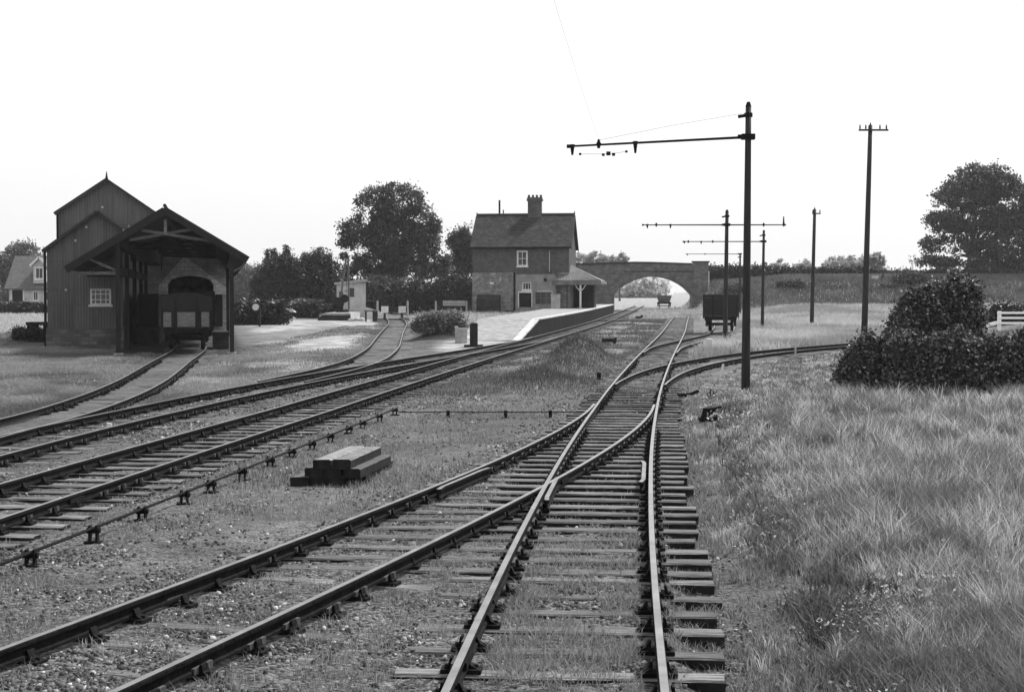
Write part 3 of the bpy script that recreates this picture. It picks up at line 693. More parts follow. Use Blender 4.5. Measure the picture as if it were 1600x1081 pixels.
# ------------------------------------------------------------------ local frames of rotated buildings
class Frame:
    def __init__(s, x, y, z, rz=0):
        s.o = Vector((x, y, z)); s.rz = rz
        s.ax = Vector((math.cos(rz), math.sin(rz), 0)); s.ay = Vector((-math.sin(rz), math.cos(rz), 0))
    def hit(s, px, py, yl):
        u = (px - CX) / F; v = -(py - CY) / F
        d = Vector((u, math.cos(PIT) + v * math.sin(PIT), -math.sin(PIT) + v * math.cos(PIT))); c = Vector((0, 0, H))
        t = (yl - (c - s.o).dot(s.ay)) / d.dot(s.ay); p = c + d * t - s.o
        return p.dot(s.ax), p.z
    def x(s, px, yl): return s.hit(px, 463, yl)[0]
    def z(s, py, px, yl): return s.hit(px, py, yl)[1]
def wall_with_holes(x0, x1, z0, z1, y0, y1, holes):
    """box wall x0..x1, z0..z1, thickness y0..y1 with rectangular openings (ax,bx,az,bz)"""
    m = MB(); xs = sorted({x0, x1, *[h[0] for h in holes], *[h[1] for h in holes]}); zs = sorted({z0, z1, *[h[2] for h in holes], *[h[3] for h in holes]})
    for a, b in zip(xs[:-1], xs[1:]):
        for c, d in zip(zs[:-1], zs[1:]):
            mx, mz = (a + b) / 2, (c + d) / 2
            if any(h[0] < mx < h[1] and h[2] < mz < h[3] for h in holes): continue
            m.add([(a,y0,c),(b,y0,c),(b,y0,d),(a,y0,d)], [(0,1,2,3)]); m.add([(a,y1,c),(b,y1,c),(b,y1,d),(a,y1,d)], [(3,2,1,0)])
    for h in holes:
        a, b, c, d = h
        m.add([(a,y0,c),(a,y1,c),(b,y1,c),(b,y0,c)], [(0,1,2,3)]).add([(a,y0,d),(a,y1,d),(b,y1,d),(b,y0,d)], [(3,2,1,0)])
        m.add([(a,y0,c),(a,y1,c),(a,y1,d),(a,y0,d)], [(3,2,1,0)]).add([(b,y0,c),(b,y1,c),(b,y1,d),(b,y0,d)], [(0,1,2,3)])
    for x in (x0, x1): m.add([(x,y0,z0),(x,y1,z0),(x,y1,z1),(x,y0,z1)], [(0,1,2,3)])
    m.add([(x0,y0,z1),(x1,y0,z1),(x1,y1,z1),(x0,y1,z1)], [(0,1,2,3)])
    return m
def sash(parent, x0, x1, z0, z1, y, cols=2, rows=2, fw=.09, frame='white', sill=True):
    """window: frame with sill and glazing bars, panes set back"""
    f = MB(); f.box(x0, x0 + fw, y, y + .1, z0, z1).box(x1 - fw, x1, y, y + .1, z0, z1).box(x0 + fw, x1 - fw, y, y + .1, z1 - fw, z1).box(x0 + fw, x1 - fw, y, y + .1, z0, z0 + fw)
    if sill: f.box(x0 - .08, x1 + .08, y - .08, y, z0 - .08, z0 + .03)
    for i in range(1, cols): xx = x0 + (x1 - x0) * i / cols; f.box(xx - .022, xx + .022, y + .02, y + .08, z0 + fw, z1 - fw)
    for i in range(1, rows):
        zz = z0 + (z1 - z0) * i / rows
        xs = [x0 + fw] + [x0 + (x1 - x0) * k / cols for k in range(1, cols)] + [x1 - fw]
        for a, b in zip(xs[:-1], xs[1:]): f.box(a + (.022 if a > x0 + fw else 0), b - (.022 if b < x1 - fw else 0), y + .03, y + .07, zz - .022, zz + .022)
    w = f.build('window', frame, parent)
    MB().add([(x0 + fw/2, y + .06, z0 + fw/2), (x1 - fw/2, y + .06, z0 + fw/2), (x1 - fw/2, y + .06, z1 - fw/2), (x0 + fw/2, y + .06, z1 - fw/2)], [(0,1,2,3)]).build('pane', 'glass', w)
    return w

# ------------------------------------------------------------------ goods shed with timber canopy
def goods_shed():
    fr = Frame(-15.81, 69.0, -.06, math.atan(.2)); r = thing('goods_shed', fr.o, 'dark corrugated goods shed with open timber canopy over the siding', 'goods shed', fr.rz)
    # canopy
    ax, az = fr.hit(258, 329, 0); lx, lz = fr.hit(104, 421, 0); rx, rz_ = fr.hit(387, 406, 0)
    pl = fr.x(184.5, 0); pr = fr.x(362, 0); L = 31.0
    roofz = lambda x: az - (ax - x) * (az - lz) / (ax - lx) if x < ax else az - (x - ax) * (az - rz_) / (rx - ax)
    m = MB(); t = .12
    bx0 = pl - .42         # right wall of the corrugated building
    yb = 10.3              # its front
    m.prism([(lx, lz), (ax, az), (ax, az + t), (lx, lz + t)], -.35, yb - .05)
    m.prism([(bx0, roofz(bx0)), (ax, az), (ax, az + t), (bx0, roofz(bx0) + t)], yb - .05, L)
    m.prism([(ax, az), (rx, rz_), (rx, rz_ + t), (ax, az + t)], -.35, L)
    m.build('canopy_roof', 'roof_dark', r)
    m = MB(); m.bar((ax, -.4, az - .02), (lx, -.4, lz - .02), .09, .34).bar((ax, -.4, az - .02), (rx, -.4, rz_ - .02), .09, .34).build('bargeboard', 'timber', r)
    m = MB().tube([(ax, -.5, az + .2), (ax, L, az + .2)], .09, 6).build('ridge_roll', 'roof_dark', r)
    for y in (0, 7, 14, 21, 27.5):
        MB().box(pl - .1, pl + .1, y - .1, y + .1, -.2, roofz(pl) - .02).build('canopy_post', 'timber', r)
    for y in (0, 27.5):
        MB().box(pr - .1, pr + .1, y - .1, y + .1, -.2, roofz(pr) - .02).build('canopy_post', 'timber', r)
    MB().box(pl - .22, pl + .22, -.22, .22, -.25, .12).build('post_footing', 'concrete', r); MB().box(pr - .22, pr + .22, -.22, .22, -.25, .12).build('post_footing', 'concrete', r)
    # longitudinal plates
    z1 = fr.z(419, 184, 0)
    for p in (pl, pr): MB().box(p - .1, p + .1, .1, L, roofz(p) - .38, roofz(p) - .04).build('wall_plate', 'timber', r)
    MB().box(pl - .07, pl + .07, .1, 27.4, z1 - .3, z1 + .1).build('longitudinal_beam', 'timber', r)
    for y in (-.02, 7, 14, 21, 27.5):
        H_ = lambda px, py: (fr.hit(px, py, 0)[0], y, fr.hit(px, py, 0)[1])
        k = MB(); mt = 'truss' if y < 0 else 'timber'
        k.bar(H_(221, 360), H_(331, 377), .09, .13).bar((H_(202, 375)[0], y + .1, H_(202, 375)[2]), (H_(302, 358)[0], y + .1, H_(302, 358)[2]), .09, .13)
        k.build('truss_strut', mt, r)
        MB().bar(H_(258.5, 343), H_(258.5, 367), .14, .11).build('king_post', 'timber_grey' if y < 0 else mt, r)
        MB().bar(H_(184, 372), H_(336, 379), .1, .16).build('collar_beam', 'timber', r) if y > 0 else None
        if y < 9:
            MB().bar(H_(116, 427), H_(182, 427), .1, .15).bar((H_(140, 405)[0], y + .12, H_(140, 405)[2]), (H_(182, 423)[0], y + .12, H_(182, 423)[2]), .09, .12).build('eaves_bracket', mt, r)
        pts = [H_(364, 424), H_(371, 421.5), H_(378, 417), H_(384, 410)]
        MB().tube(pts, .06, 6).build('curved_bracket', mt, r)
    # hanging rod, lamp and white notice under canopy
    x, z = fr.hit(252, 398, 8); MB().box(x - .02, x + .02, 7.98, 8.02, z - .8, z + 2).build('hanging_rod', 'iron', r)
    # stone gable with arch at the inner end
    y = L; zc = fr.z(431, 298, y); zs = fr.z(445, 298, y); a0, a1 = fr.x(262.5, y), fr.x(333.5, y); gx0, gx1 = bx0, fr.x(361, y)
    arch = [(a0 + (a1 - a0) * i / 16, zs + (zc - zs) * math.sqrt(max(0, 1 - (2 * i / 16 - 1) ** 2))) for i in range(17)]
    m = MB()
    def colm(xa, za, xb, zb, ya, top):
        return m.add([(xa, ya, za), (xb, ya, zb), (xb, ya, top(xb)), (xa, ya, top(xa))], [(0, 1, 2, 3)])
    rt = lambda x: roofz(x) - .02
    xs1 = np.linspace(gx0, a0, 4); xs2 = np.linspace(a1, gx1, 4)
    for q in (y, y + .5):
        for a, b in zip(xs1[:-1], xs1[1:]): colm(a, -.3, b, -.3, q, rt)
        for a, b in zip(xs2[:-1], xs2[1:]): colm(a, -.3, b, -.3, q, rt)
        for p, s in zip(arch[:-1], arch[1:]): colm(p[0], p[1], s[0], s[1], q, rt)
    for p, s in zip(arch[:-1], arch[1:]): m.add([(p[0], y, p[1]), (s[0], y, s[1]), (s[0], y + .5, s[1]), (p[0], y + .5, p[1])], [(0,1,2,3)])
    for a in (a0, a1): m.add([(a, y, -.3), (a, y + .5, -.3), (a, y + .5, zs), (a, y, zs)], [(0,1,2,3)])
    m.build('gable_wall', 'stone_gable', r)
    # pale quoins round the arch
    apx, apz = fr.hit(288, 400, y); e0 = fr.hit(248, 446, y); e1 = fr.hit(357, 452, y); zb_ = fr.z(461, 298, y)
    up = lambda x: e0[1] + (apz - e0[1]) * (x - e0[0]) / (apx - e0[0]) if x < apx else e1[1] + (apz - e1[1]) * (e1[0] - x) / (e1[0] - apx)
    m = MB(); yq = y - .06
    def archz(x):
        if x <= a0 or x >= a1: return zb_
        return zs + (zc - zs) * math.sqrt(max(0, 1 - ((x - a0) / (a1 - a0) * 2 - 1) ** 2))
    pts = sorted(set(list(np.linspace(e0[0], a0 - .001, 4)) + [p[0] for p in arch[1:-1]] + [a0 + .001, a1 - .001, apx] + list(np.linspace(a1 + .001, e1[0], 4))))
    for a, b in zip(pts[:-1], pts[1:]):
        la, lb = archz(a), archz(b); ua, ub = max(up(a), la + .02), max(up(b), lb + .02)
        m.add([(a, yq, la), (b, yq, lb), (b, yq, ub), (a, yq, ua), (a, y, la), (b, y, lb), (b, y, ub), (a, y, ua)], [(0,1,2,3),(3,2,6,7),(0,4,5,1)])
    m.build('arch_quoins', 'stone_pale', r)
    # shed body beyond the gable: walls and roof closing in the darkness
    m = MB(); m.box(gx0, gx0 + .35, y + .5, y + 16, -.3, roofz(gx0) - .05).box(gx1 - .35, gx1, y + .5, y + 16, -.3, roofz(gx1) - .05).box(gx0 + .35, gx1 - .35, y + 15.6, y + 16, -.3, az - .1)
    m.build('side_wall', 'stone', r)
    m = MB(); m.prism([(gx0 - .3, roofz(gx0) - .18), (ax, az), (ax, az + t), (gx0 - .3, roofz(gx0) - .06)], L, L + 16.4).prism([(ax, az), (gx1 + .3, roofz(gx1) - .18), (gx1 + .3, roofz(gx1) - .06), (ax, az + t)], L, L + 16.4)
    m.build('rear_roof', 'slate', r)
    x0, z0 = fr.hit(337, 460, 29); x1, z1_ = fr.hit(346, 496, 29)
    MB().box(x0, x1 + .08, 29, 30.9, z1_ - .6, z0).build('open_door_leaf', 'timber', r)
    # loading deck inside, on the left of the road
    MB().box(pl + .2, pl + 1.35, 12, 30.8, -.3, 1.05).build('loading_deck', 'brick_dark', r)
    MB().box(pl + .25, pl + 1.3, 13, 30.5, 1.05, fr.z(459, 250, 13)).build('deck_block', 'timber', r)  # plain dark block filling the space above the deck
    # low wall at the right side
    x0, z0 = fr.hit(332, 517, 6); x1 = fr.x(357, 6)
    MB().box(x0, x1, 6, 9, -.3, z0 - .05).build('low_wall', 'brick_dark', r)

    # corrugated building, front block
    lx0, ez = fr.hit(73, 388, yb); gxx, gz = fr.hit(152, 331, yb); s = (gz - ez) / (gxx - lx0); D = 22.
    rx0 = bx0; rzz = gz - s * (rx0 - gxx); zp = fr.z(514, 130, yb)
    wx0, wz0 = fr.hit(141, 477, yb); wx1, wz1 = fr.hit(173.5, 451, yb)
    holes = [(wx0, wx1, wz0, wz1)]
    m = wall_with_holes(lx0, rx0, zp, ez, yb, yb + .12, holes)
    # upper gable
    m.prism([(lx0, ez), (rx0, ez), (rx0, rzz), (gxx, gz)], yb, yb + .12)
    m.box(lx0, lx0 + .1, yb + .12, yb + D, zp, ez)
    MB().box(rx0 - .1, rx0, yb + .12, yb + D - 1.3, zp, rzz - .02).prism([(rx0 - .1, rzz - .02), (rx0, rzz - .02), (rx0, rzz + .6), (rx0 - .1, rzz + .6)], yb + 7, yb + D - 1.3).build('side_cladding', 'corr_pale', r)
    m.build('corrugated_wall', 'corr', r)
    m = MB().box(lx0 - .06, rx0 + .05, yb - .12, yb + .3, -.4, zp).box(lx0 - .06, lx0 + .3, yb + .3, yb + D, -.4, zp).box(rx0 - .3, rx0 + .05, yb + .3, yb + D - 1.3, -.4, zp)
    m.build('stone_plinth', 'stone', r)
    MB().box(lx0 - .08, rx0 + .05, yb - .08, yb - .0, zp, zp + .07).box(lx0 - .03, rx0, yb - .03, yb, fr.z(452, 130, yb) - .02, fr.z(452, 130, yb) + .02).build('wall_rail', 'corr', r)
    sash(r, wx0, wx1, wz0, wz1, yb - .03, 4, 3, .1)
    y1 = yb + 7.2   # taller block behind
    o = .22
    m = MB(); tt = .07
    m.prism([(lx0 - o, ez - s * o), (gxx, gz), (gxx, gz + tt), (lx0 - o, ez - s * o + tt)], yb - .2, y1 - .03)
    m.prism([(gxx, gz), (rx0 + .05, rzz - .05 * s), (rx0 + .05, rzz - .05 * s + tt), (gxx, gz + tt)], yb - .2, y1 - .03)
    m.build('front_roof', 'tin', r)
    MB().bar((lx0 - o, yb - .24, ez - s * o), (gxx, yb - .24, gz), .06, .16).bar((gxx, yb - .24, gz), (rx0, yb - .24, rzz), .06, .16).build('front_bargeboard', 'roof_dark', r)
    ux0, uez = fr.hit(91, 331, y1); ugx, ugz = fr.hit(167, 281, y1); us = (ugz - uez) / (ugx - ux0); ux1 = 2 * ugx - ux0
    m = MB().prism([(ux0, ez - .5), (ux1, ez - .5), (ux1, uez), (ugx, ugz), (ux0, uez)], y1, y1 + .12)
    m.box(ux0, ux0 + .1, y1 + .12, y1 + 13, ez - .5, uez).box(ux1 - .1, ux1, y1 + .12, y1 + 13, ez - .5, uez).prism([(ux0, ez - .5), (ux1, ez - .5), (ux1, uez), (ugx, ugz), (ux0, uez)], y1 + 13, y1 + 13.12)
    m.build('upper_wall', 'corr', r)
    m = MB().prism([(ux0 - .2, uez - .2 * us), (ugx, ugz), (ugx, ugz + tt), (ux0 - .2, uez - .2 * us + tt)], y1 - .2, y1 + 13.3).prism([(ugx, ugz), (ux1 + .2, uez - .2 * us), (ux1 + .2, uez - .2 * us + tt), (ugx, ugz + tt)], y1 - .2, y1 + 13.3)
    m.build('upper_roof', 'roof_dark', r)
    MB().bar((ux0 - .2, y1 - .24, uez - .2 * us), (ugx, y1 - .24, ugz), .06, .2).bar((ugx, y1 - .24, ugz), (ux1 + .2, y1 - .24, uez - .2 * us), .06, .12).build('upper_bargeboard', 'roof_dark', r)
    MB().tube([(ugx, y1 - .2, ugz), (ugx, y1 - .2, ugz + .22), (ugx, y1 - .2, ugz + .45)], [.09, .05, .02], 6).build('finial', 'iron', r)
    MB().tube([(ux0 - .05, y1 - .06, uez), (ux0 - .05, y1 - .06, ez - .2)], .06, 6).build('downpipe', 'iron', r)
    MB().tube([(lx0 - .1, yb - .02, ez - .1), (lx0 - .1, yb - .02, .0)], .07, 6).build('downpipe', 'iron', r)
    # small patches
    for px, py, yy in ((118, 376, yb), (160, 324, y1), (135, 355, yb), (103, 453, yb)):
        x, z = fr.hit(px, py, yy); MB().tube([(x, yy - .05, z), (x, yy - .01, z)], .07, 8).build('wall_bolt_plate', 'post_pale', r)
    return fr
SHED = goods_shed()

# ------------------------------------------------------------------ wagons
def wagon(loc, rz, label, body='wagon', L=5.2, w=2.34, z0=1.08, z1=2.55, taper=0, cover=False, panel=False):
    r = thing('goods_wagon', loc, label, 'goods wagon', rz, 'goods wagons about the station')
    hw = w / 2; t = .09; bw = hw - taper
    m = MB()
    if taper:
        # hopper: floor narrower than the top
        for sx in (-1, 1): m.add([(sx*hw, 0, z1), (sx*hw, L, z1), (sx*bw, L - .7, z0), (sx*bw, .7, z0), (sx*(hw-t), .05, z1), (sx*(hw-t), L - .05, z1), (sx*(bw-t), L - .75, z0), (sx*(bw-t), .75, z0)], [(0,1,2,3),(7,6,5,4),(0,4,5,1)])
        for ya, yb in ((0, .7), (L, L - .7)): m.add([(-hw, ya, z1), (hw, ya, z1), (bw, yb, z0), (-bw, yb, z0)], [(0,1,2,3)])
        m.add([(-bw, .7, z0), (bw, .7, z0), (bw, L - .7, z0), (-bw, L - .7, z0)], [(0,1,2,3)])
    else:
        n = 6; hz = (z1 - z0) / n
        for k in range(n):
            a, b = z0 + k * hz + .008, z0 + (k + 1) * hz - .004
            m.box(-hw, -hw + t, 0, L, a, b).box(hw - t, hw, 0, L, a, b).box(-hw + t, hw - t, 0.003, t, a, b).box(-hw + t, hw - t, L - t, L - .003, a, b)
        m.box(-hw + .02, hw - .02, .02, L - .02, z0 - .1, z0)
    m.build('body', body, r)
    post = (lambda *b: MB().box(*b).build('stanchion', 'dark', r)) if not taper else (lambda *b: None)
    for x in (-.42 * hw, .42 * hw): post(x - .07, x + .07, -.07, -.002, z0 - .25, z1 - .05)
    for x in (-hw + .05, hw - .05): post(x - .05, x + .05, -.03, -.003, z0, z1)
    for y in (1.7, 3.4):
        for sx in (-1, 1): post(sx * (hw + .03) - .03, sx * (hw + .03) + .03, y - .05, y + .05, z0 - .2, z1)
    u = MB().box(-hw + .1, hw - .1, -.02, .12, .76, .98).box(-hw + .1, hw - .1, L - .12, L + .02, .76, .98)
    for x in (-.85, .85): u.box(x - .06, x + .06, .12, L - .12, .74, .98)
    u.build('underframe', 'iron', r)
    for x in (-.86, .86):
        for y in (-.02, L + .02):
            s = -1 if y < 0 else 1
            MB().tube([(x, y, .87), (x, y + s * .3, .87)], .09, 10).tube([(x, y + s * .3, .87), (x, y + s * .36, .87)], .2, 12).build('buffer', 'iron', r)
    for y in (1.2, L - 1.2):
        for x in (-.76, .76):
            MB().tube([(x - .065, y, .46), (x + .065, y, .46)], .46, 20).tube([(x + math.copysign(.065, -x), y, .46), (x + math.copysign(.1, -x), y, .46)], .5, 20).build('wheel', 'iron', r)
        MB().tube([(-.7, y, .46), (.7, y, .46)], .07, 8).build('axle', 'iron', r)
        for x in (-.95, .95): MB().box(x - .08, x + .08, y - .16, y + .16, .34, .74).build('axle_box', 'iron', r)
    if cover:  # black cover added to paint the shadow on the wagon's upper part
        n = 8; prof = [(-hw - .04, z1 - .62), (-hw - .03, z1), (-hw * .5, z1 + .16), (0, z1 + .22), (hw * .5, z1 + .16), (hw + .03, z1), (hw + .04, z1 - .62)]
        m = MB(); V = []; ys = [-.04, 0, L * .5, L, L + .04]
        for yy in ys: V += [(p[0], yy, p[1] - (.0 if 0 <= yy <= L else .02)) for p in prof]
        q = len(prof); fs = [(i*q + j, i*q + j + 1, (i+1)*q + j + 1, (i+1)*q + j) for i in range(len(ys) - 1) for j in range(q - 1)]
        fs += [tuple(range(q)), tuple((len(ys)-1)*q + j for j in range(q))[::-1]]
        m.add(V, fs).build('shadow_cover', 'sheet', r)
    if panel:
        for a, b in ((-.92, -.6), (-.38, .38), (.6, .92)):
            MB().box(a * hw, b * hw, -.012, 0.002, z0 + .02, z0 + .72).build('end_planks', 'wagon_grey', r)
    return r
sl = lambda ln, y: -math.atan(float(ln.slope(y)))
y = 99.5; wagon((WX(1125.5, y), y, float(zr(y))), sl(T7, 103) , 'dark open wagon on short siding behind the second mast', z0=1.05, z1=2.5)
y = 70.2; wagon((float(T5(y)) - .12, y, float(zr(y))), sl(T5, 74), 'dark open wagon with added shadow cover and grey end planks standing under the canopy', z0=1.05, z1=2.5, cover=True, panel=True)
y = 78.4; wagon((float(T5(y)) + .0, y, float(zr(y))), sl(T5, 82), 'second dark wagon behind the covered one, partly inside the shed arch', z0=1.05, z1=2.75)
y = 224.; wagon((WX(1037.5, y), y, float(zr(y)) - .16), -.1, 'distant grey hopper wagon seen through the bridge arch', z0=.95, z1=2.05, taper=.35, body='wagon_grey', L=5)

# ------------------------------------------------------------------ platform
def platform():
    e = lambda y: T3(y) - .75 - .74
    r = thing('station_platform', (float(e(97)), 97, 0), 'pale station platform with white edge and dark face wall', 'platform')
    o = Vector((float(e(97)), 97, 0)); TOP = .93
    ys = np.array([97, 100, 105, 110, 115, 120, 127, 134, 141, 148, 155, 162, 170, 178, 187.])
    def strip(ys, f0, f1, z, th=None):
        m = MB(); V = []
        for y in ys: V += [(float(f0(y)) - o.x, y - o.y, float(z(y))), (float(f1(y)) - o.x, y - o.y, float(z(y)))]
        return m.add(V, [(2*i, 2*i + 1, 2*i + 3, 2*i + 2) for i in range(len(ys) - 1)])
    top = lambda y: float(zr(y)) + TOP
    wid = lambda y: 3.9 + .02 * (y - 97)
    strip(ys, lambda y: e(y) - wid(y), lambda y: e(y) - .42, lambda y: top(y) - .004).build('surface', 'asphalt', r)
    # coping stones
    m = MB(); V = []
    for y in ys: V += [(float(e(y)) - .42 - o.x, y - o.y, top(y)), (float(e(y)) + .04 - o.x, y - o.y, top(y)), (float(e(y)) + .04 - o.x, y - o.y, top(y) - .09), (float(e(y)) - .42 - o.x, y - o.y, top(y) - .09)]
    n = len(ys); m.add(V, [(4*i + j, 4*i + (j+1) % 4, 4*i + 4 + (j+1) % 4, 4*i + 4 + j) for i in range(n - 1) for j in range(4)] + [(0,1,2,3)])
    # sloping coping of the ramp
    ya = 87.3; zb = lambda y: float(zr(y)) - .17 + (TOP + .17) * (y - ya) / (97 - ya)
    V = []
    for y in (ya, 92, 97): V += [(float(e(y)) - .42 - o.x, y - o.y - .001, zb(y)), (float(e(y)) + .04 - o.x, y - o.y - .001, zb(y)), (float(e(y)) + .04 - o.x, y - o.y - .001, zb(y) - .1), (float(e(y)) - .42 - o.x, y - o.y - .001, zb(y) - .1)]
    m.add(V, [(4*i + j, 4*i + (j+1) % 4, 4*i + 4 + (j+1) % 4, 4*i + 4 + j) for i in range(2) for j in range(4)])
    m.build('coping', 'coping', r)
    # face wall
    m = MB(); V = []
    yw = [ya, 92, 97] + list(ys[1:])
    for y in yw: zt = (zb(y) if y <= 97 else top(y)) - .09; V += [(float(e(y)) - o.x, y - o.y, float(zr(y)) - .5), (float(e(y)) - o.x, y - o.y, max(zt, float(zr(y)) - .45))]
    m.add(V, [(2*i, 2*i + 2, 2*i + 3, 2*i + 1) for i in range(len(yw) - 1)])
    V = []
    for y in yw: zt = (zb(y) if y <= 97 else top(y)) - .09; V += [(float(e(y)) - wid(max(y, 97)) - o.x, y - o.y, float(zr(y)) - .5), (float(e(y)) - wid(max(y, 97)) - o.x, y - o.y, max(zt, float(zr(y)) - .45))]
    m.add(V, [(2*i, 2*i + 1, 2*i + 3, 2*i + 2) for i in range(len(yw) - 1)])
    yl = ys[-1]; m.add([(float(e(yl)) - wid(yl) - o.x, yl - o.y, .2), (float(e(yl)) - o.x, yl - o.y, .2), (float(e(yl)) - o.x, yl - o.y, top(yl) - .01), (float(e(yl)) - wid(yl) - o.x, yl - o.y, top(yl) - .01)], [(3,2,1,0)])
    m.build('face_wall', 'brick_platform', r)
    # ramp surface
    m = MB(); V = []
    for y in (ya, 92, 97): V += [(float(e(y)) - wid(97) - o.x, y - o.y, zb(y) - .003), (float(e(y)) - .42 - o.x, y - o.y, zb(y) - .003)]
    m.add(V, [(2*i, 2*i + 1, 2*i + 3, 2*i + 2) for i in range(2)]).build('ramp', 'asphalt', r)
platform()

# ------------------------------------------------------------------ station house
def station():
    fr = Frame(WX(815, 149), 149.0, float(zr(149)) - .15, -.12); r = thing('station_house', fr.o, 'two-storey brick station house with slate roof and tall chimney', 'house', fr.rz)
    x0, x1 = fr.x(738.5, 0), fr.x(889, 0); ze = fr.z(384, 815, 0); D = 9.0; zg_ = fr.z(338, 815, D / 2)
    wx0, wx1 = fr.x(807.5, 0), fr.x(824.5, 0); wz0, wz1 = fr.z(416.5, 815, 0), fr.z(391.5, 815, 0)
    zl = fr.z(426, 815, 0)
    m = wall_with_holes(x0, x1, zl, ze, 0, .3, [(wx0, wx1, wz0, wz1)])
    m.box(x0, x0 + .3, .3, D, zl, ze).box(x1 - .3, x1, .3, D, zl, ze).box(x0 + .3, x1 - .3, D - .3, D, zl, ze)
    for xx in (x0, x1 - .3): m.prism([(.0, ze), (D, ze), (D / 2, zg_ - .1)], xx, xx + .3, axis='x')
    m.build('upper_wall', 'brick', r)
    sash(r, wx0, wx1, wz0, wz1, .02, 2, 2, .16)
    m = MB().box(x0 - .03, x1 + .03, -.04, .3, -.3, zl).box(x0 - .03, x0 + .3, .3, D, -.3, zl).box(x1 - .3, x1 + .03, .3, D, -.3, zl).box(x0 + .3, x1 - .3, D - .3, D, -.3, zl)
    m.build('lower_wall', 'stone_house', r)
    # projecting rendered bay on the right half
    bx0, bx1 = fr.x(806, -.8), fr.x(868, -.8); zb = fr.z(428, 830, -.8)
    fx = lambda p: fr.x(p, -.8); fz = lambda p: fr.z(p, 830, -.8)
    h1 = (fx(816), fx(830), fz(453.5), fz(441)); h2 = (fx(811), fx(830.5), fz(480), fz(457.5)); h3 = (fx(836), fx(862), fz(476), fz(456))
    wall_with_holes(bx0, bx1, -.3, zb, -.8, -.5, [h1, h2, h3]).build('bay_wall', 'render', r)
    MB().box(bx0, bx0 + .2, -.5, -.04, -.3, zb).box(bx1 - .2, bx1, -.5, -.04, -.3, zb).build('bay_side', 'render', r)
    MB().box(bx0 - .05, bx1 + .05, -.85, -.04, zb, zb + .09).build('bay_roof', 'slate', r)
    sash(r, *h1, -.74, 3, 1, .1)
    d = MB(); a, b, c, e = h2
    d.box(a - .1, a, -.86, -.72, c, e + .1).box(b, b + .08, -.86, -.72, c, e + .1).box(a, b, -.86, -.72, e, e + .13).build('door_surround', 'white', r)
    MB().box(a, b, -.55, -.5, c, e).build('porch_door', 'dark', r)
    a, b, c, e = h3
    d = MB(); d.box(b, b + .1, -.86, -.72, c, e + .1).box(a + .2, b, -.86, -.72, e, e + .12).build('lintel', 'cream', r)
    sash(r, a, b, c, e, -.7, 3, 2, .08, 'timber_grey', False)
    # attached roof gear
    m = MB(); th = .12; oe = .35; og = .25; sl_ = (zg_ - ze) / (D / 2)
    m.prism([(-oe, ze - oe * sl_ + .02), (D / 2, zg_ + .02), (D / 2, zg_ + .02 + th), (-oe, ze - oe * sl_ + .02 + th)], x0 - og, x1 + og, axis='x')
    m.prism([(D / 2, zg_ + .02), (D + oe, ze - oe * sl_ + .02), (D + oe, ze - oe * sl_ + .02 + th), (D / 2, zg_ + .02 + th)], x0 - og, x1 + og, axis='x')
    rf = m.build('roof', 'slate', r)
    MB().tube([(x0 - og, D / 2, zg_ + .18), (x1 + og, D / 2, zg_ + .18)], .12, 8).tube([(x1 + og - .05, D / 2, zg_ + .2), (x1 + og - .05, D / 2, zg_ + .5)], [.08, .03], 6).tube([(x0 - og + .05, D / 2, zg_ + .2), (x0 - og + .05, D / 2, zg_ + .42)], [.08, .03], 6).build('ridge_tiles', 'roof_dark', rf)
    MB().box(x0 - og, x1 + og, -oe - .12, -oe, ze - oe * sl_ - .06, ze - oe * sl_ + .08).build('gutter', 'iron', rf)
    for xx in (x0 - og - .04, x1 + og): MB().bar((xx + .02, -oe, ze - oe * sl_ - .05), (xx + .02, D / 2, zg_ - .05), .05, .22).bar((xx + .02, D + oe, ze - oe * sl_ - .05), (xx + .02, D / 2, zg_ - .05), .05, .22).build('bargeboard', 'timber', rf)
    # chimney
    c0, c1 = fr.x(823.5, D/2), fr.x(848, D/2); ct = fr.z(309, 835, D/2)
    ch = MB().box(c0 + .12, c1 - .12, D/2 - .45, D/2 + .45, zg_ - .6, ct - .35).box(c0, c1, D/2 - .57, D/2 + .57, ct - .35, ct - .2).box(c0 + .05, c1 - .05, D/2 - .52, D/2 + .52, ct - .2, ct).build('chimney', 'brick', rf)
    for i in range(4): x = c0 + .2 + (c1 - c0 - .4) * i / 3; MB().tube([(x, D/2, ct), (x, D/2, ct + .28)], [.13, .11], 8).build('chimney_pot', 'brick_dark', ch)
    for p, t, rr_ in ((780.5, 313, .1), (786.5, 328, .06)):
        x = fr.x(p, D/2 + .3); MB().tube([(x, D/2 + .3, zg_ - .3), (x, D/2 + .3, fr.z(t, p, D/2 + .3))], rr_, 8).build('flue_pipe', 'iron', rf)
    # downpipes and wall items
    for p, a, b in ((803.5, 426, 486), (858.5, 392, 425)):
        x = fr.x(p, -.1); MB().tube([(x, -.12, fr.z(a, p, -.1)), (x, -.12, fr.z(b, p, -.1))], .07 if p < 820 else .05, 6).build('downpipe', 'iron' if p < 820 else 'post_pale', r)
    x, z = fr.hit(770, 442.5, -.2); MB().box(x - .28, x + .12, -.3, -.05, z - .12, z + .1).build('wall_lamp', 'white', r)
    x, z = fr.hit(782, 436, -.2); MB().box(x - .1, x + .08, -.24, -.05, z - .2, z + .12).build('wall_bracket', 'post_pale', r)
    x, z = fr.hit(852, 437, -.8); MB().tube([(x, -.95, z), (x, -.8, z)], .17, 8).build('vent', 'iron', r)
    # lean-to at left below
    a, b = fr.x(745, -.6), fr.x(781, -.6); z = fr.z(468, 760, -.6)
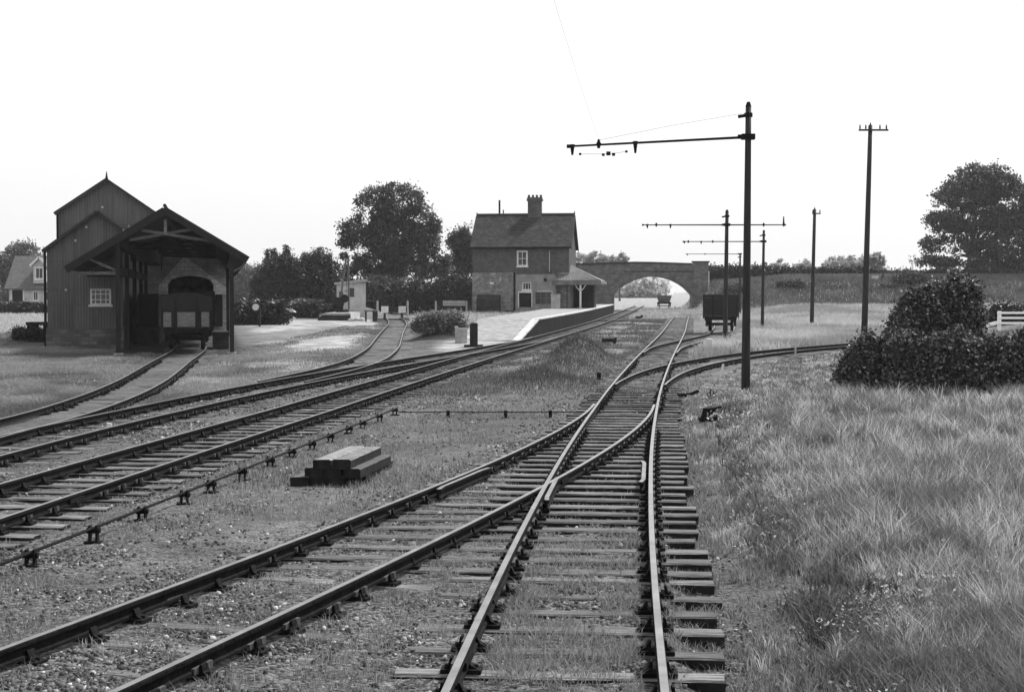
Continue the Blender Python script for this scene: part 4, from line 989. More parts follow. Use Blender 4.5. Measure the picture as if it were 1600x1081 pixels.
    MB().prism([(-.9, -.3), (-.05, -.3), (-.05, z + .5), (-.9, z)], a, b, axis='x').build('coal_bunker', 'brick_dark', r)

    # platform canopy with waiting shelter
    k = -1.6; e0, e1 = fr.x(862, k), fr.x(938, k); ze_ = fr.z(438.5, 900, k); ya, yb = k, 8.5
    zt = fr.z(416, 885, 3.2); r0, r1 = fr.x(876, 2.2), fr.x(892, 2.2)
    V = [(e0, ya, ze_), (e1, ya, ze_), (e1, yb, ze_), (e0, yb, ze_), (r0 + .1, 2.2, zt), (r1, 2.2, zt), (r1, 5.2, zt), (r0 + .1, 5.2, zt)]
    cr = MB().add(V, [(0,1,5,4), (1,2,6,5), (2,3,7,6), (3,0,4,7), (4,5,6,7), (3,2,1,0)])
    cp = cr.build('canopy_roof', 'tin', r)
    m = MB()
    for i in range(1, 15):       # battens on the front slope
        t = i / 15; a = Vector(V[0]).lerp(Vector(V[1]), t); b = Vector(V[4]).lerp(Vector(V[5]), t); n = Vector((0, -.03, .04)); m.bar(a + n, b + n, .1, .05)
    m.bar(Vector(V[1]) + Vector((0, 0, .05)), Vector(V[5]) + Vector((0, 0, .05)), .16, .08)
    m.build('roof_batten', 'tin', cp)
    MB().box(e0, e1, ya - .06, ya, ze_ - .42, ze_ + .02).box(e1, e1 + .06, ya, yb, ze_ - .3, ze_ + .02).build('valance', 'tin', cp)
    zp = float(zr(149)) + .93 - fr.o.z
    for p in (907,):
        x = fr.x(p, ya + .3); MB().box(x - .09, x + .09, ya + .2, ya + .38, zp, ze_ - .1).build('canopy_post', 'white', r)
        mb = MB(); [mb.tube([(x, ya + .3, ze_ - 1.05), (x + s * .32, ya + .3, ze_ - .75), (x + s * .62, ya + .3, ze_ - .25)], .05, 6) for s in (-1, 1)]; mb.build('post_bracket', 'white', r)
    x = fr.x(886, ya + .3); MB().box(x - .04, x + .04, ya + .25, ya + .33, zp, ze_ - .1).build('canopy_post', 'timber', r)
    a, b = fr.x(911, 5), fr.x(928.5, 5)
    MB().box(a, b, 4.6, 8.4, zp - .1, ze_ - .05).build('waiting_room', 'timber', r)
    MB().box(fr.x(866, 8.4), a - .02, 8.2, 8.4, zp - .1, ze_ - .05).build('screen_wall', 'timber', r)
    x, z = fr.hit(892.5, 470, 6); MB().box(x - .22, x + .22, 5.9, 6, fr.z(467, 892, 6), fr.z(444, 892, 6)).build('notice_board', 'white', r)
    x, z = fr.hit(885.5, 466, 4); MB().tube([(x, 4, zp), (x, 4, z - .2)], .04, 6).tube([(x, 4, z - .22), (x, 4, z), (x, 4, z + .24)], [.1, .2, .1], 10).build('lamp_globe', 'white', r)
    return fr
ST = station()
def bins():
    x, z = WX(797, 147), WZ(487, 147)
    o = tag(MB().tube([(0, 0, 0), (.0, 0, .95)], [.5, .55], 12).build('water_butt', 'iron'), 'dark water butt standing at the station house front by downpipe', 'water butt'); o.location = (x, 146.5, float(zg(x, 146.5)))
    x = WX(868, 146); o = tag(MB().box(-.45, .45, -.4, .4, 0, 1.35).box(-.5, .5, -.45, .45, 1.35, 1.42).build('storage_locker', 'concrete'), 'pale grey locker between the bay and the platform canopy', 'locker'); o.location = (x, 146, float(zr(146)) + .93)
    y = 78.0; x = WX(740, y); z = float(zg(x, y))
    r = thing('timber_stop_post', (x, y, z), 'thick dark upright timber stump at the foot of platform ramp', 'post')
    MB().box(-.2, .22, -.2, .2, -.1, 1.22).box(-.12, .2, -.15, .18, 1.22, 1.27).build('post', 'timber', r); MB().box(-.5, .5, -.25, .25, -.05, .12).build('base_timber', 'timber', r)
    y = 84; x = WX(721, y); o = tag(MB().box(-.36, .34, -.25, .25, -.2, .85).box(-.38, -.2, -.26, .2, .85, .95).build('stone_block', 'concrete'), 'pale stone block beside the dark stump below the weedy mound', 'stone block'); o.location = (x, y, float(zg(x, y)))
bins()

# ------------------------------------------------------------------ road bridge
def bridge():
    Y = 208.; r = thing('road_bridge', (WX(1022, Y), Y, float(zr(Y)) - .2), 'brick road bridge with single wide arch over the tracks', 'bridge')
    fr = Frame(WX(1022, Y), Y, float(zr(Y)) - .2, 0); fx = lambda p: fr.x(p, 0); fz = lambda p: fr.z(p, 1022, 0); T = 5.6
    a0, a1 = fx(960), fx(1085); zs, zc = fz(461), fz(432); L0, L1 = fx(868), fx(1105)
    zt = lambda x: fz(408.5) - .0 * x + (fz(411.5) - fz(408.5)) * min(1, abs(x - fx(1000)) / 8)
    ap = [(960,462),(963,456.5),(968,451.5),(974,447.3),(981,443.3),(990,439),(1000,435.4),(1011,432.8),(1022,431.8),(1033,432.2),(1044,434.3),(1055,438.2),(1065,443.2),(1073,448.8),(1080,455.5),(1085,463)]
    arch = [(fx(p), fz(q)) for p, q in ap]; arch[0] = (a0, zs); arch[-1] = (a1, zs)
    m = MB()
    def quad(y, xa, za, xb, zb): m.add([(xa, y, za), (xb, y, zb), (xb, y, zt(xb) - .25), (xa, y, zt(xa) - .25)], [(0,1,2,3)])
    for y in (0, T):
        m = MB()
        for a, b in zip(np.linspace(L0, a0, 6)[:-1], np.linspace(L0, a0, 6)[1:]): quad(y, a, -1.2, b, -1.2)
        for a, b in zip(np.linspace(a1, L1, 3)[:-1], np.linspace(a1, L1, 3)[1:]): quad(y, a, -1.2, b, -1.2)
        for p, s in zip(arch[:-1], arch[1:]): quad(y, p[0], p[1], s[0], s[1])
        m.build('spandrel_wall', 'brick_bridge', r)
    m = MB()
    for p, s in zip(arch[:-1], arch[1:]): m.add([(p[0], 0, p[1]), (s[0], 0, s[1]), (s[0], T, s[1]), (p[0], T, p[1])], [(0,1,2,3)])
    for a in (a0, a1): m.add([(a, 0, -1.2), (a, T, -1.2), (a, T, zs), (a, 0, zs)], [(0,1,2,3)])
    m.build('arch_barrel', 'render', r)
    m = MB()      # arch ring, a little proud
    ctr = ((a0 + a1) / 2, zs)
    def out(p, d=.55): v = Vector((p[0] - ctr[0], p[1] - ctr[1] + 2.0)); v.normalize(); return (p[0] + v.x * d, p[1] + v.y * d)
    for p, s in zip(arch[:-1], arch[1:]):
        q, t = out(p), out(s); m.add([(p[0], -.06, p[1]), (s[0], -.06, s[1]), (t[0], -.06, t[1]), (q[0], -.06, q[1]), (p[0], 0, p[1]), (s[0], 0, s[1]), (t[0], 0, t[1]), (q[0], 0, q[1])], [(0,1,2,3),(0,4,5,1),(3,2,6,7)])
    m.build('arch_ring', 'brick_bridge', r)
    m = MB(); xs = np.linspace(L0, L1 - 2.1, 8)
    for y0, y1 in ((-.1, .4), (T - .4, T + .1)):
        for a, b in zip(xs[:-1], xs[1:]):
            m.add([(a, y0, zt(a) - .25), (b, y0, zt(b) - .25), (b, y1, zt(b) - .25), (a, y1, zt(a) - .25), (a, y0, zt(a)), (b, y0, zt(b)), (b, y1, zt(b)), (a, y1, zt(a))], [(4,5,6,7),(0,1,5,4),(2,3,7,6)])
    m.build('parapet_coping', 'brick_dark', r)
    m = MB().box(L1 - 2.0, L1 + .15, -.18, .55, -1.2, fz(410.5)).build('end_pier', 'brick_bridge', r)
    MB().box(L1 - 2.15, L1 + .3, -.3, .65, fz(410.5), fz(408)).build('pier_cap', 'brick_dark', r)
    m = MB()
    xs = np.linspace(fx(975), fx(1085), 6)
    for a, b in zip(xs[:-1], xs[1:]): m.box(a, b, -.05, 0, fz(425), fz(423.5))
    m.build('string_course', 'brick_dark', r)
    MB().box(fx(940), fx(977), -.3, 0, -1, zt(fx(960)) - .26).build('pilaster', 'brick_bridge', r) if False else None
    MB().box(L0, L1, .4, T - .4, fz(425), fz(422)).build('road_deck', 'dark', r)
    # wing wall pilaster left, pipe right
    MB().tube([(fx(1107), -.2, -1), (fx(1107), -.2, fz(424))], .1, 8).build('drain_pipe', 'post_pale', r)
bridge()

# ------------------------------------------------------------------ hut, crane, dock, buffer stop
def yard_end():
    Y = 153.; z = float(zg(WX(560, Y), Y)); fr = Frame(WX(560, Y), Y, z, .1)
    r = thing('weighbridge_hut', fr.o, 'small pale flat-roofed hut with narrow dark window behind the yard crane', 'hut', fr.rz)
    x0, x1 = fr.x(526, 0), fr.x(571.5, 0); za, zb = fr.z(443.5, 526, 0), fr.z(440.5, 571, 0); wa, wb = fr.x(546.5, 0), fr.x(553.5, 0); w0, w1 = fr.z(464, 550, 0), fr.z(450, 550, 0)
    wall_with_holes(x0, x1, -.3, zb - .1, 0, .2, [(wa, wb, w0, w1)]).box(x0, x0 + .2, .2, 3.2, -.3, zb - .1).box(x1 - .2, x1, .2, 3.2, -.3, zb - .1).box(x0 + .2, x1 - .2, 3, 3.2, -.3, zb - .1).build('wall', 'cream', r)
    MB().prism([(x0 - .25, za - .1), (x1 + .2, zb + .02), (x1 + .2, zb + .3), (x0 - .25, za + .12)], -.3, 3.5).build('roof', 'concrete', r)
    sash(r, wa, wb, w0, w1, .04, 1, 2, .06, 'timber', False)
    x, zz = fr.hit(551, 478, -.6); MB().box(fr.x(541, -.6), fr.x(553, -.6), -.6, -.02, -.3, fr.z(484, 548, -.6)).build('step', 'post_pale', r)
    # crane
    Y = 148.; xb = WX(535, Y); z = float(zg(xb, Y)) + .5; fr = Frame(xb, Y, z, 0)
    r = thing('yard_crane', fr.o, 'hand-worked yard crane with slender twin jib standing on stone dock', 'crane')
    MB().tube([(0, 0, 0), (0, 0, .5)], [.75, .6], 12).tube([(-.1, 0, .5), (-.1, 0, 2.3)], .2, 10).build('post', 'iron', r)
    t = (fr.x(542.5, 0), fr.z(401, 542, 0)); zj = fr.z(462, 535, 0)
    MB().bar((fr.x(532.5, 0), -.25, zj - .4), (t[0] - .08, -.02, t[1]), .17, .17).bar((fr.x(545, 0), .05, fr.z(484, 545, 0)), (t[0] + .12, .05, t[1]), .17, .17).bar((fr.x(537, 0), 0, zj + .5), (fr.x(543.5, 0), 0, zj + .45), .07).bar((fr.x(539, 0), 0, zj + 1.8), (fr.x(544, 0), 0, zj + 1.8), .07).build('jib', 'truss', r)
    MB().tube([(t[0], -.12, t[1]), (t[0], .12, t[1])], .16, 12).build('jib_pulley', 'iron', r)
    MB().tube([(-.35, -.5, 1.2), (-.35, .5, 1.2)], .55, 14).build('winch_drum', 'dark', r)
    MB().tube([(.3, -.6, 1.6), (.3, -.52, 1.6)], .42, 14).tube([(-.55, -.6, .75), (-.55, -.52, .75)], .32, 12).build('gear_wheel', 'iron', r)
    MB().tube([(t[0], 0, t[1] - .1), (fr.x(541, 0), 0, zj + .2)], .02, 5).build('chain', 'iron', r)
    # dock
    Y = 143.; x0, x1 = WX(499, Y), WX(548, Y); zt = WZ(489, Y)
    o = tag(MB().prism([(0, -.6), (x1 - x0, -.6), (x1 - x0, zt - .5), (.5, zt - .5), (0, zt - .72)], 0, 9).build('loading_dock', 'concrete'), 'low pale stone loading dock under the yard crane', 'loading dock'); o.location = (x0, Y, .5)
    o = tag(MB().prism([(-.1, 0), (x1 - x0, 0), (x1 - x0, .52), (0.3, .52), (-.1, .2)], 0, .3).build('dock_edge', 'timber'), 'dark timber edging along the front of the loading dock', 'edging'); o.location = (x0, Y - .32, float(zg(x0, Y)))
    # rubble
    for px, py, s in ((551, 492, .3), (558, 491, .35), (566, 490, .3), (547, 495, .22)):
        Y2 = 140.; x = WX(px, Y2)
        o = tag(MB().tube([(0, 0, -.1), (0, 0, s * .7), (.05, 0, s * 1.2)], [s, s * .9, s * .3], 7).build('rubble_stone', 'post_pale'), 'pale rubble stone lying between the hut and the low trestle', 'stone', 'rubble stones by the hut'); o.location = (x, Y2, float(zg(x, Y2)))
    # trestle
    Y = 138.; x0, x1 = WX(570, Y), WX(590, Y); z0 = float(zg(x0, Y)); zt = WZ(484.5, Y) - z0
    r = thing('timber_trestle', ((x0 + x1) / 2, Y, z0), 'low timber trestle with pale top left of the buffer stop', 'trestle'); w = (x1 - x0) / 2
    MB().box(-w, w, -.3, .3, zt - .14, zt).build('top', 'timber_grey', r); MB().box(w - .45, w, -.2, .2, -.1, zt - .14).build('leg', 'timber', r); MB().box(-w + .05, -w + .18, -.2, .2, -.1, zt - .14).build('leg', 'timber', r)
    # buffer stop
    y = 146.5; x = float(T8(145)) - .2; z = float(zr(y)); r = thing('buffer_stop', (x, y, z), 'buffer stop with two white painted buffer blocks at the siding end', 'buffer stop', -math.atan(-.12))
    MB().box(-1.35, 1.35, -.15, .15, .62, 1.02).build('beam', 'timber', r)
    for s in (-.86, .86):
        MB().box(s - .36, s + .36, -.22, -.15, .5, 1.16).build('buffer_block', 'white', r)
        MB().bar((s, -.1, -.3), (s, .1, 1.0), .2).bar((s, 0, .9), (s, 1.6, -.2), .18).build('upright', 'timber', r)
    MB().box(-1.8, 1.8, -.6, -.35, -.28, -.08).build('base_timber', 'timber', r)
    o = tag(MB().prism([(-1.1, -.1), (1.2, -.1), (.9, .28), (-.9, .34)], -.4, .4).build('lime_heap', 'post_pale'), 'small pale heap at the right of the buffer stop', 'heap'); xx = WX(640, 147.); o.location = (xx, 147, float(zg(xx, 147)))
    # fence posts
    for px in (590, 637, 681, 729):
        Y = 158.; xx = WX(px, Y); o = tag(MB().box(-.1, .1, -.08, .08, -.2, 1.75).box(-.07, .07, -.05, .05, 1.75, 1.82).build('fence_post', 'post_pale'), 'pale concrete fence post in front of the dark wood, %s' % {590: 'nearest the pale hut', 637: 'just right of the buffer stop', 681: 'midway between buffer stop and house', 729: 'next to the station house'}[px], 'fence post', 'concrete fence posts along the wood'); o.location = (xx, Y, float(zg(xx, Y)))
    # bench
    Y = 150.; x0, x1 = WX(692, Y), WX(727, Y); z0 = float(zg(x0, Y)); r = thing('platform_seat', ((x0 + x1) / 2, Y, z0), 'pale slatted seat among the weeds left of the station house', 'seat'); w = (x1 - x0) / 2
    zt = WZ(469.5, Y) - z0; zb = WZ(478, Y) - z0
    m = MB(); [m.box(-w, w, .2, .26, zb + (zt - zb) * k / 3 + .02, zb + (zt - zb) * (k + 1) / 3 - .03) for k in range(3)]; m.build('backrest', 'cream', r)
    MB().box(-w, w, -.3, .18, zb - .15, zb - .06).build('seat', 'timber', r)
    for s in (-.95, -.3, .35, .95): MB().box(s * w - .05, s * w + .05, -.25, .2, -.1, zb - .15).build('leg', 'iron', r)
    # white disc on low post, right of the goods shed
    Y = 120.; xx, zz = W(399.5, 480, Y); z0 = float(zg(xx, Y)); r = thing('disc_sign', (xx, Y, z0), 'round white disc on dark post right of the goods shed', 'signal disc')
    MB().bar((0.3, .1, -.2), (.3, .1, zz - z0 + .1), .16).build('post', 'timber', r); MB().tube([(0, -.05, zz - z0), (0, .02, zz - z0)], .27, 16).build('disc', 'white', r)
    Y = 150.; xx = WX(449, Y); o = tag(MB().prism([(-.9, 0), (.9, 0), (.5, .35), (-.4, .4)], -.5, .5).build('pale_boulder', 'concrete'), 'pale flat boulder in scrub below the dark trees', 'boulder'); o.location = (xx, Y, float(WZ(488, Y)))
    # trestle and mound at far left
    Y = 85.; x0, x1 = WX(45, Y), WX(78, Y); z0 = float(zg(x1, Y)); zt = WZ(503, Y) - z0; w = (x1 - x0) / 2
    r = thing('loading_bench', ((x0 + x1) / 2, Y, z0), 'dark timber loading bench against the left end of the goods shed', 'bench')
    MB().box(-w, w, -.5, .5, zt - .18, zt).build('top', 'dark', r)
    for s in (-.8, -.35, .7): MB().box(s * w - .08, s * w + .08, -.4, .4, -.2, zt - .18).build('leg', 'timber', r)
yard_end()

# ------------------------------------------------------------------ cottage far left
def cottage():
    Y = 190.; x0 = WX(15, Y); z0 = float(zg(WX(40, Y), Y)); fr = Frame(x0, Y, z0, 0)
    r = thing('cottage', fr.o, 'pale cottage with white dormer beyond the left end of the goods shed', 'house')
    x1 = fr.x(130, 0); ze = fr.z(449, 40, 0)
    fx = lambda p: fr.x(p, 0); fz = lambda p: fr.z(p, 40, 0)
    holes = [(fx(51), fx(60), fz(470), fz(455)), (fx(67), fx(76), fz(470), fz(455)), (fx(19), fx(36), fz(478), fz(453))]
    m = wall_with_holes(0, x1, -.5, ze, 0, .3, holes); m.box(0, .3, .3, 8, -.5, ze).box(x1 - .3, x1, .3, 8, -.5, ze)
    zr_ = fz(404) + .3
    for xx in (0, x1 - .3): m.prism([(0, ze), (8, ze), (4, zr_)], xx, xx + .3, axis='x')
    m.build('wall', 'cream', r)
    for h in holes[:2]: sash(r, *h, .05, 2, 1, .13)
    a, b, c, d = holes[2]
    MB().box(a - .18, a, -.1, .05, c, d + .15).box(b, b + .18, -.1, .05, c, d + .15).box(a, b, -.1, .05, d, d + .15).build('porch_frame', 'white', r); MB().box(a, b, .18, .24, c, d).build('door', 'timber', r)
    rf = MB().prism([(-.4, ze - .3), (4, zr_), (4, zr_ + .15), (-.4, ze - .15)], -.5, x1 + .3, axis='x').prism([(4, zr_), (8.4, ze - .3), (8.4, ze - .15), (4, zr_ + .15)], -.5, x1 + .3, axis='x').build('roof', 'roof_cottage', r)
    # dormer
    d0, d1 = fx(52.5), fx(71.5); dz0, dz1 = fz(438), fz(414); da = fz(403.5); dm = (d0 + d1) / 2
    dr = wall_with_holes(d0, d1, dz0 - .4, dz1, -.1, .1, [(fx(54.5), fx(69.5), fz(437), fz(417))]).prism([(d0, dz1), (d1, dz1), (dm, da - .15)], -.1, .1).box(d0, d0 + .1, .1, 3, dz0 - .4, dz1).box(d1 - .1, d1, .1, 3, dz0 - .4, dz1).build('dormer', 'cream', r)
    MB().bar((d0 - .35, -.35, dz1 - .15), (dm, -.35, da + .1), .08, .28).bar((d1 + .35, -.35, dz1 - .15), (dm, -.35, da + .1), .08, .28).build('bargeboard', 'white', dr)
    MB().prism([(d0 - .3, dz1 - .1), (dm, da), (dm, da + .1), (d0 - .3, dz1)], -.3, 4).prism([(dm, da), (d1 + .3, dz1 - .1), (d1 + .3, dz1), (dm, da + .1)], -.3, 4).build('dormer_roof', 'roof_cottage', dr)
    sash(r, fx(54.5), fx(69.5), fz(437), fz(417), -.08, 2, 1, .2)
cottage()

# ------------------------------------------------------------------ white fence on the right bank
def white_fence():
    Y = 55.; x0 = WX(1561, Y); z0 = float(zg(x0, Y)); r = thing('white_fence', (x0, Y, z0), 'white post and rail fence on the bank behind the right hedge', 'fence')
    zt = WZ(487, Y) - z0
    for k in range(5): MB().box(k * 1.1 - .06, k * 1.1 + .06, -.05, .05, -.4, zt + .02).build('post', 'white_bright', r)
    for a, b in ((487, 490.5), (495, 498.5), (503, 506.5)): MB().box(-.1, 4.8, -.085, -.05, WZ(b, Y) - z0, WZ(a, Y) - z0).build('rail', 'white_bright', r)
    MB().bar((0, -.07, WZ(503, Y) - z0), (WX(1480, Y) - x0, -.4, WZ(524, Y) - z0), .06, .12).build('sloping_rail', 'white_bright', r)
    for px, py in ((1528, 513), (1497, 521)): MB().box(WX(px, Y) - x0 - .05, WX(px, Y) - x0 + .05, -.3, -.2, WZ(py, Y) - z0 - 1.0, WZ(py, Y) - z0 + .06).build('post', 'white_bright', r)
white_fence()

# ------------------------------------------------------------------ foliage
def leaf_quads(C, size, up=.35, aspect=.55, rng=RNG):
    """diamond leaves at centres C"""
    n = len(C); nrm = rng.normal(size=(n, 3)); nrm[:, 2] += up; nrm /= np.linalg.norm(nrm, axis=1)[:, None]
    t = rng.normal(size=(n, 3)); t -= nrm * (t * nrm).sum(1)[:, None]; t /= np.linalg.norm(t, axis=1)[:, None] + 1e-9
    b = np.cross(nrm, t); s = (size * rng.uniform(.6, 1.4, n))[:, None]
    V = np.stack([C - t * s, C + b * s * aspect, C + t * s, C - b * s * aspect], 1).reshape(-1, 3)
    return V, np.arange(4 * n).reshape(n, 4)
def tree(name, label, cat, Y, base_px, blobs, n_clump, per, leaf, m='leaf', trunk=.35, clump=.9, group=None, base_z=None, fork=.35, inner=.5, limbs=14, yscale=.8, dz=0, bark='bark', seed=0, flat=.75, gap=0, fleck=False):
    rng = np.random.default_rng(100 + seed)
    xb = WX(base_px, Y); z0 = float(zg(xb, Y)) if base_z is None else base_z
    z0 = min(z0, min(WZ(b[1], Y) + .2 * b[3] * Y / F for b in blobs))
    r = thing(name, (xb, Y, z0), label, cat, 0, group)
    B = []
    for (px, py, rx, ry) in blobs:
        x, z = W(px, py, Y); B.append((x - xb, 0, z - z0, rx * Y / F, rx * Y / F * yscale, ry * Y / F))
    B = np.array(B); wgt = (B[:, 3] * B[:, 5]) ** (.55 if fleck else 1); pick = rng.choice(len(B), n_clump, p=wgt / wgt.sum())
    d = rng.normal(size=(n_clump, 3)); d /= np.linalg.norm(d, axis=1)[:, None]
    rad = (inner + (1 - inner) * rng.random(n_clump) ** .6)[:, None]
    C = B[pick, :3] + d * B[pick, 3:6] * rad
    ok = C[:, 2] > .1
    if gap:     # openings between the boughs
        q = clump * 2.3; ok &= fbm((C[:, 0] + .35 * C[:, 1]) / q + seed * 7.3, C[:, 2] / (q * .8), seed + 5, 2) > gap
    C = C[ok]; n_clump = len(C)
    cr = clump * rng.uniform(.6, 1.3, n_clump)
    P = np.repeat(C, per, 0) + rng.normal(size=(n_clump * per, 3)) * np.repeat(cr, per)[:, None] * np.array([.5, .5, .5 * flat])
    sh = np.clip(np.repeat(rng.uniform(.05, .8, n_clump), per) + rng.normal(size=len(P)) * .18, 0, 1)
    if fleck: sh = np.clip(rng.random(len(P)) ** 3.5 + .12 * np.repeat(rng.random(n_clump), per), 0, 1)
    V, Fq = leaf_quads(P, leaf, rng=rng)
    np_mesh('crown', V, Fq, m, r, shade=np.repeat(sh, 4))
    if trunk:
        mb = MB(); top = float(np.percentile(C[:, 2], 70)); mid = Vector((float(B[:, 0].mean()) * .5, 0, top * fork))
        mb.tube([(0, 0, -.3), (0, 0, .3), mid * .55, mid], [trunk * 1.5, trunk * 1.05, trunk * .9, trunk * .75], 9)
        far = C[np.argsort(-rng.random(n_clump))[:limbs]]
        for c in far:
            e = Vector(c); k = mid.lerp(e, .5); k.z += .12 * (e - mid).length; k.x += rng.normal() * .3
            mb.tube([mid - Vector((0, 0, .2)), mid.lerp(k, .5) + Vector((rng.normal() * .15, rng.normal() * .15, 0)), k, e], [trunk * .5, trunk * .36, trunk * .22, trunk * .05], 6)
        mb.build('trunk', bark, r, smooth=True)
    return r
# the big tree and its neighbours
tree('broadleaf_tree', 'large broadleaf tree with sky gaps between the pale hut and the station house', 'tree', 188, 618,
     [(588,325,32,36),(625,320,38,34),(560,365,32,26),(655,352,30,32),(610,365,52,32),(540,372,18,16),(668,382,22,22),(640,398,36,20),(548,412,24,18),(585,410,34,24),(682,355,9,14),(530,428,14,16),(650,424,46,16),(600,432,40,14),(690,415,16,16)], 1150, 42, .17, 'leaf', .5, .72, seed=1, fork=.42, limbs=60, gap=.33, yscale=.6, group='trees of the dark wood')
tree('broadleaf_tree', 'grey narrow tree partly hidden behind the left end of the station house', 'tree', 196, 722,
     [(722,385,20,28),(714,412,16,26),(733,365,12,14),(738,400,12,30),(705,425,12,20)], 420, 42, .17, 'leaf', .3, .72, seed=2, gap=.3, limbs=24, yscale=.6, group='trees of the dark wood')
tree('evergreen_tree', 'dark rounded evergreen nearest the disc sign, left in the wood', 'tree', 172, 432,
     [(430,440,30,32),(412,450,17,22),(452,432,24,30),(440,415,22,16),(428,460,30,14)], 620, 50, .15, 'leaf_dark', .3, .7, seed=3, inner=.6, group='trees of the dark wood')
tree('evergreen_tree', 'dark bushy evergreen right of the rounded one, left of the crane', 'tree', 174, 490,
     [(490,430,30,32),(475,440,22,30),(508,440,16,34),(498,408,20,14),(490,458,32,14)], 620, 50, .15, 'leaf_dark', .3, .7, seed=4, inner=.6, group='trees of the dark wood')
for i, (px, top, lab) in enumerate(((447, 381, 'tall thin spiky conifer top rising above the rounded evergreen'), (418, 392, 'short conifer spike at left above the rounded evergreen'), (428, 391, 'second short conifer spike above the rounded evergreen'), (500, 388, 'conifer tip above the bushy evergreen beside the large tree'), (477, 398, 'low conifer tip in the dip between the two evergreens'))):
    tree('conifer_tree', lab, 'tree', 180, px, [(px, top + 6, 2.2, 8), (px, top + 18, 5, 10), (px, top + 34, 8, 14), (px, top + 55, 10, 20)], 150, 40, .13, 'leaf_dark', .2, .42, seed=10 + i, inner=.2, fork=.8, limbs=6, group='conifers behind the evergreens')
# understorey masses of the wood
def shrub(px0, px1, ptop, pbot, Y, label, m='leaf_dark', n=200, per=90, leaf=.16, clump=.85, seed=0, name='shrub', cat='shrub', group=None, trunk=.12):
    w = (px1 - px0); cy = (ptop + pbot) / 2; h = (pbot - ptop) / 2; k = max(2, int(round(w / (h * 1.3)))); rr = random.Random(seed)
    bl = [(px0 + w * (i + .5) / k, cy + rr.uniform(-.05, .2) * h, w / k * .62, h * rr.uniform(.8, 1.0)) for i in range(k)]
    return tree(name, label, cat, Y, (px0 + px1) / 2, bl, n, per, leaf, m, trunk, clump, seed=seed + 40, inner=.45, fork=.3, limbs=8, group=group)
shrub(576, 648, 432, 486, 180, 'dark tangled shrub mass below the large tree behind the buffer stop', seed=1, n=200, m='leaf', group='undergrowth of the wood')
shrub(640, 700, 436, 486, 178, 'dark shrub mass between the buffer stop and the pale seat', seed=2, n=180, m='leaf_dark', group='undergrowth of the wood')
shrub(690, 742, 428, 484, 176, 'dark shrub mass against the left wall of the station house', seed=3, n=170, m='leaf_dark', group='undergrowth of the wood')
shrub(520, 584, 430, 486, 178, 'dark shrub mass behind the pale hut', seed=4, n=170, m='leaf_dark', group='undergrowth of the wood')
shrub(366, 440, 474, 506, 126, 'low dark scrub behind the disc sign right of the goods shed', seed=5, n=160, m='leaf_dark', leaf=.2, clump=.6, group='low scrub by the yard', trunk=.05)
shrub(432, 520, 474, 494, 152, 'low grey scrub strip under the two dark evergreens', seed=6, n=160, m='leaf', leaf=.22, clump=.6, group='low scrub by the yard', trunk=.05)
shrub(-12, 40, 477, 490, 176, 'low dark garden hedge in front of the cottage door', seed=7, n=90, m='leaf_dark', leaf=.22, clump=.6, name='garden_hedge', cat='hedge', group='hedge by the cottage', trunk=.05)
shrub(36, 80, 478, 490, 176, 'low dark garden hedge between cottage and goods shed', seed=8, n=90, m='leaf_dark', leaf=.22, clump=.6, name='garden_hedge', cat='hedge', group='hedge by the cottage', trunk=.05)
# weedy mound by the ramp
shrub(652, 722, 489, 527, 87, 'weedy brambly mound left of the platform ramp', seed=9, n=260, per=70, m='leaf_weed', leaf=.07, clump=.4, name='bramble_mound', cat='bramble', trunk=.03)
shrub(24, 70, 513, 533, 84.5, 'low dark weedy heap beside the loading bench at far left', seed=17, n=170, per=60, m='leaf_dark', leaf=.06, clump=.35, name='weedy_heap', cat='heap', trunk=.03)
# left distance
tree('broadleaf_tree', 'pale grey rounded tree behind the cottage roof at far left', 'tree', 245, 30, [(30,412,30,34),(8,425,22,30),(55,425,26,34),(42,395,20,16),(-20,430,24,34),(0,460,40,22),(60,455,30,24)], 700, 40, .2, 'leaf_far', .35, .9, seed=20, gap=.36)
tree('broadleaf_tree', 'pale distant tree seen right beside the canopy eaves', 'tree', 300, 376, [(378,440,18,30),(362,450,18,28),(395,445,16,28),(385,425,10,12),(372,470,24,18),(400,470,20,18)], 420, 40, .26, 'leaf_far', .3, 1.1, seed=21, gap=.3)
# right-hand tree on the embankment
tree('broadleaf_tree', 'big dark spreading tree with sky holes at right edge above the embankment', 'tree', 216, 1508,
     [(1535,285,56,30),(1500,310,42,26),(1575,320,50,44),(1480,345,34,18),(1530,345,60,22),(1462,380,22,14),(1500,382,36,14),(1575,385,55,36),(1447,405,20,9),(1480,412,26,9),(1560,420,50,22),(1630,360,40,70)], 1700, 44, .2, 'leaf', .42, .8, seed=22, fork=.3, limbs=32, gap=.29, yscale=.6)
shrub(1405, 1442, 424, 458, 205, 'rounded grey bush on the embankment below the big right tree', seed=11, n=160, m='leaf', leaf=.17)
def crest(px0, px1, ptop, pbot, label, seed, Y=212):
    shrub(px0, px1, ptop, pbot, Y, label, seed=seed, n=int((px1 - px0) * 4.5), per=50, m='leaf_dark', leaf=.17, clump=.7, name='roadside_hedge', cat='hedge', group='hedges along the embankment road', trunk=.06)
crest(1108, 1200, 417, 437, 'roadside hedge on embankment just right of the bridge pier', 12)
crest(1196, 1290, 420, 436, 'roadside hedge on embankment between third mast and shorter telegraph pole', 13)
crest(1284, 1370, 420, 436, 'roadside hedge on embankment around the tall telegraph pole', 14)
crest(1366, 1470, 424, 440, 'roadside hedge on embankment running under the left side of the right tree', 15)
crest(1460, 1640, 420, 450, 'thick dark roadside hedge under the big right tree', 16)
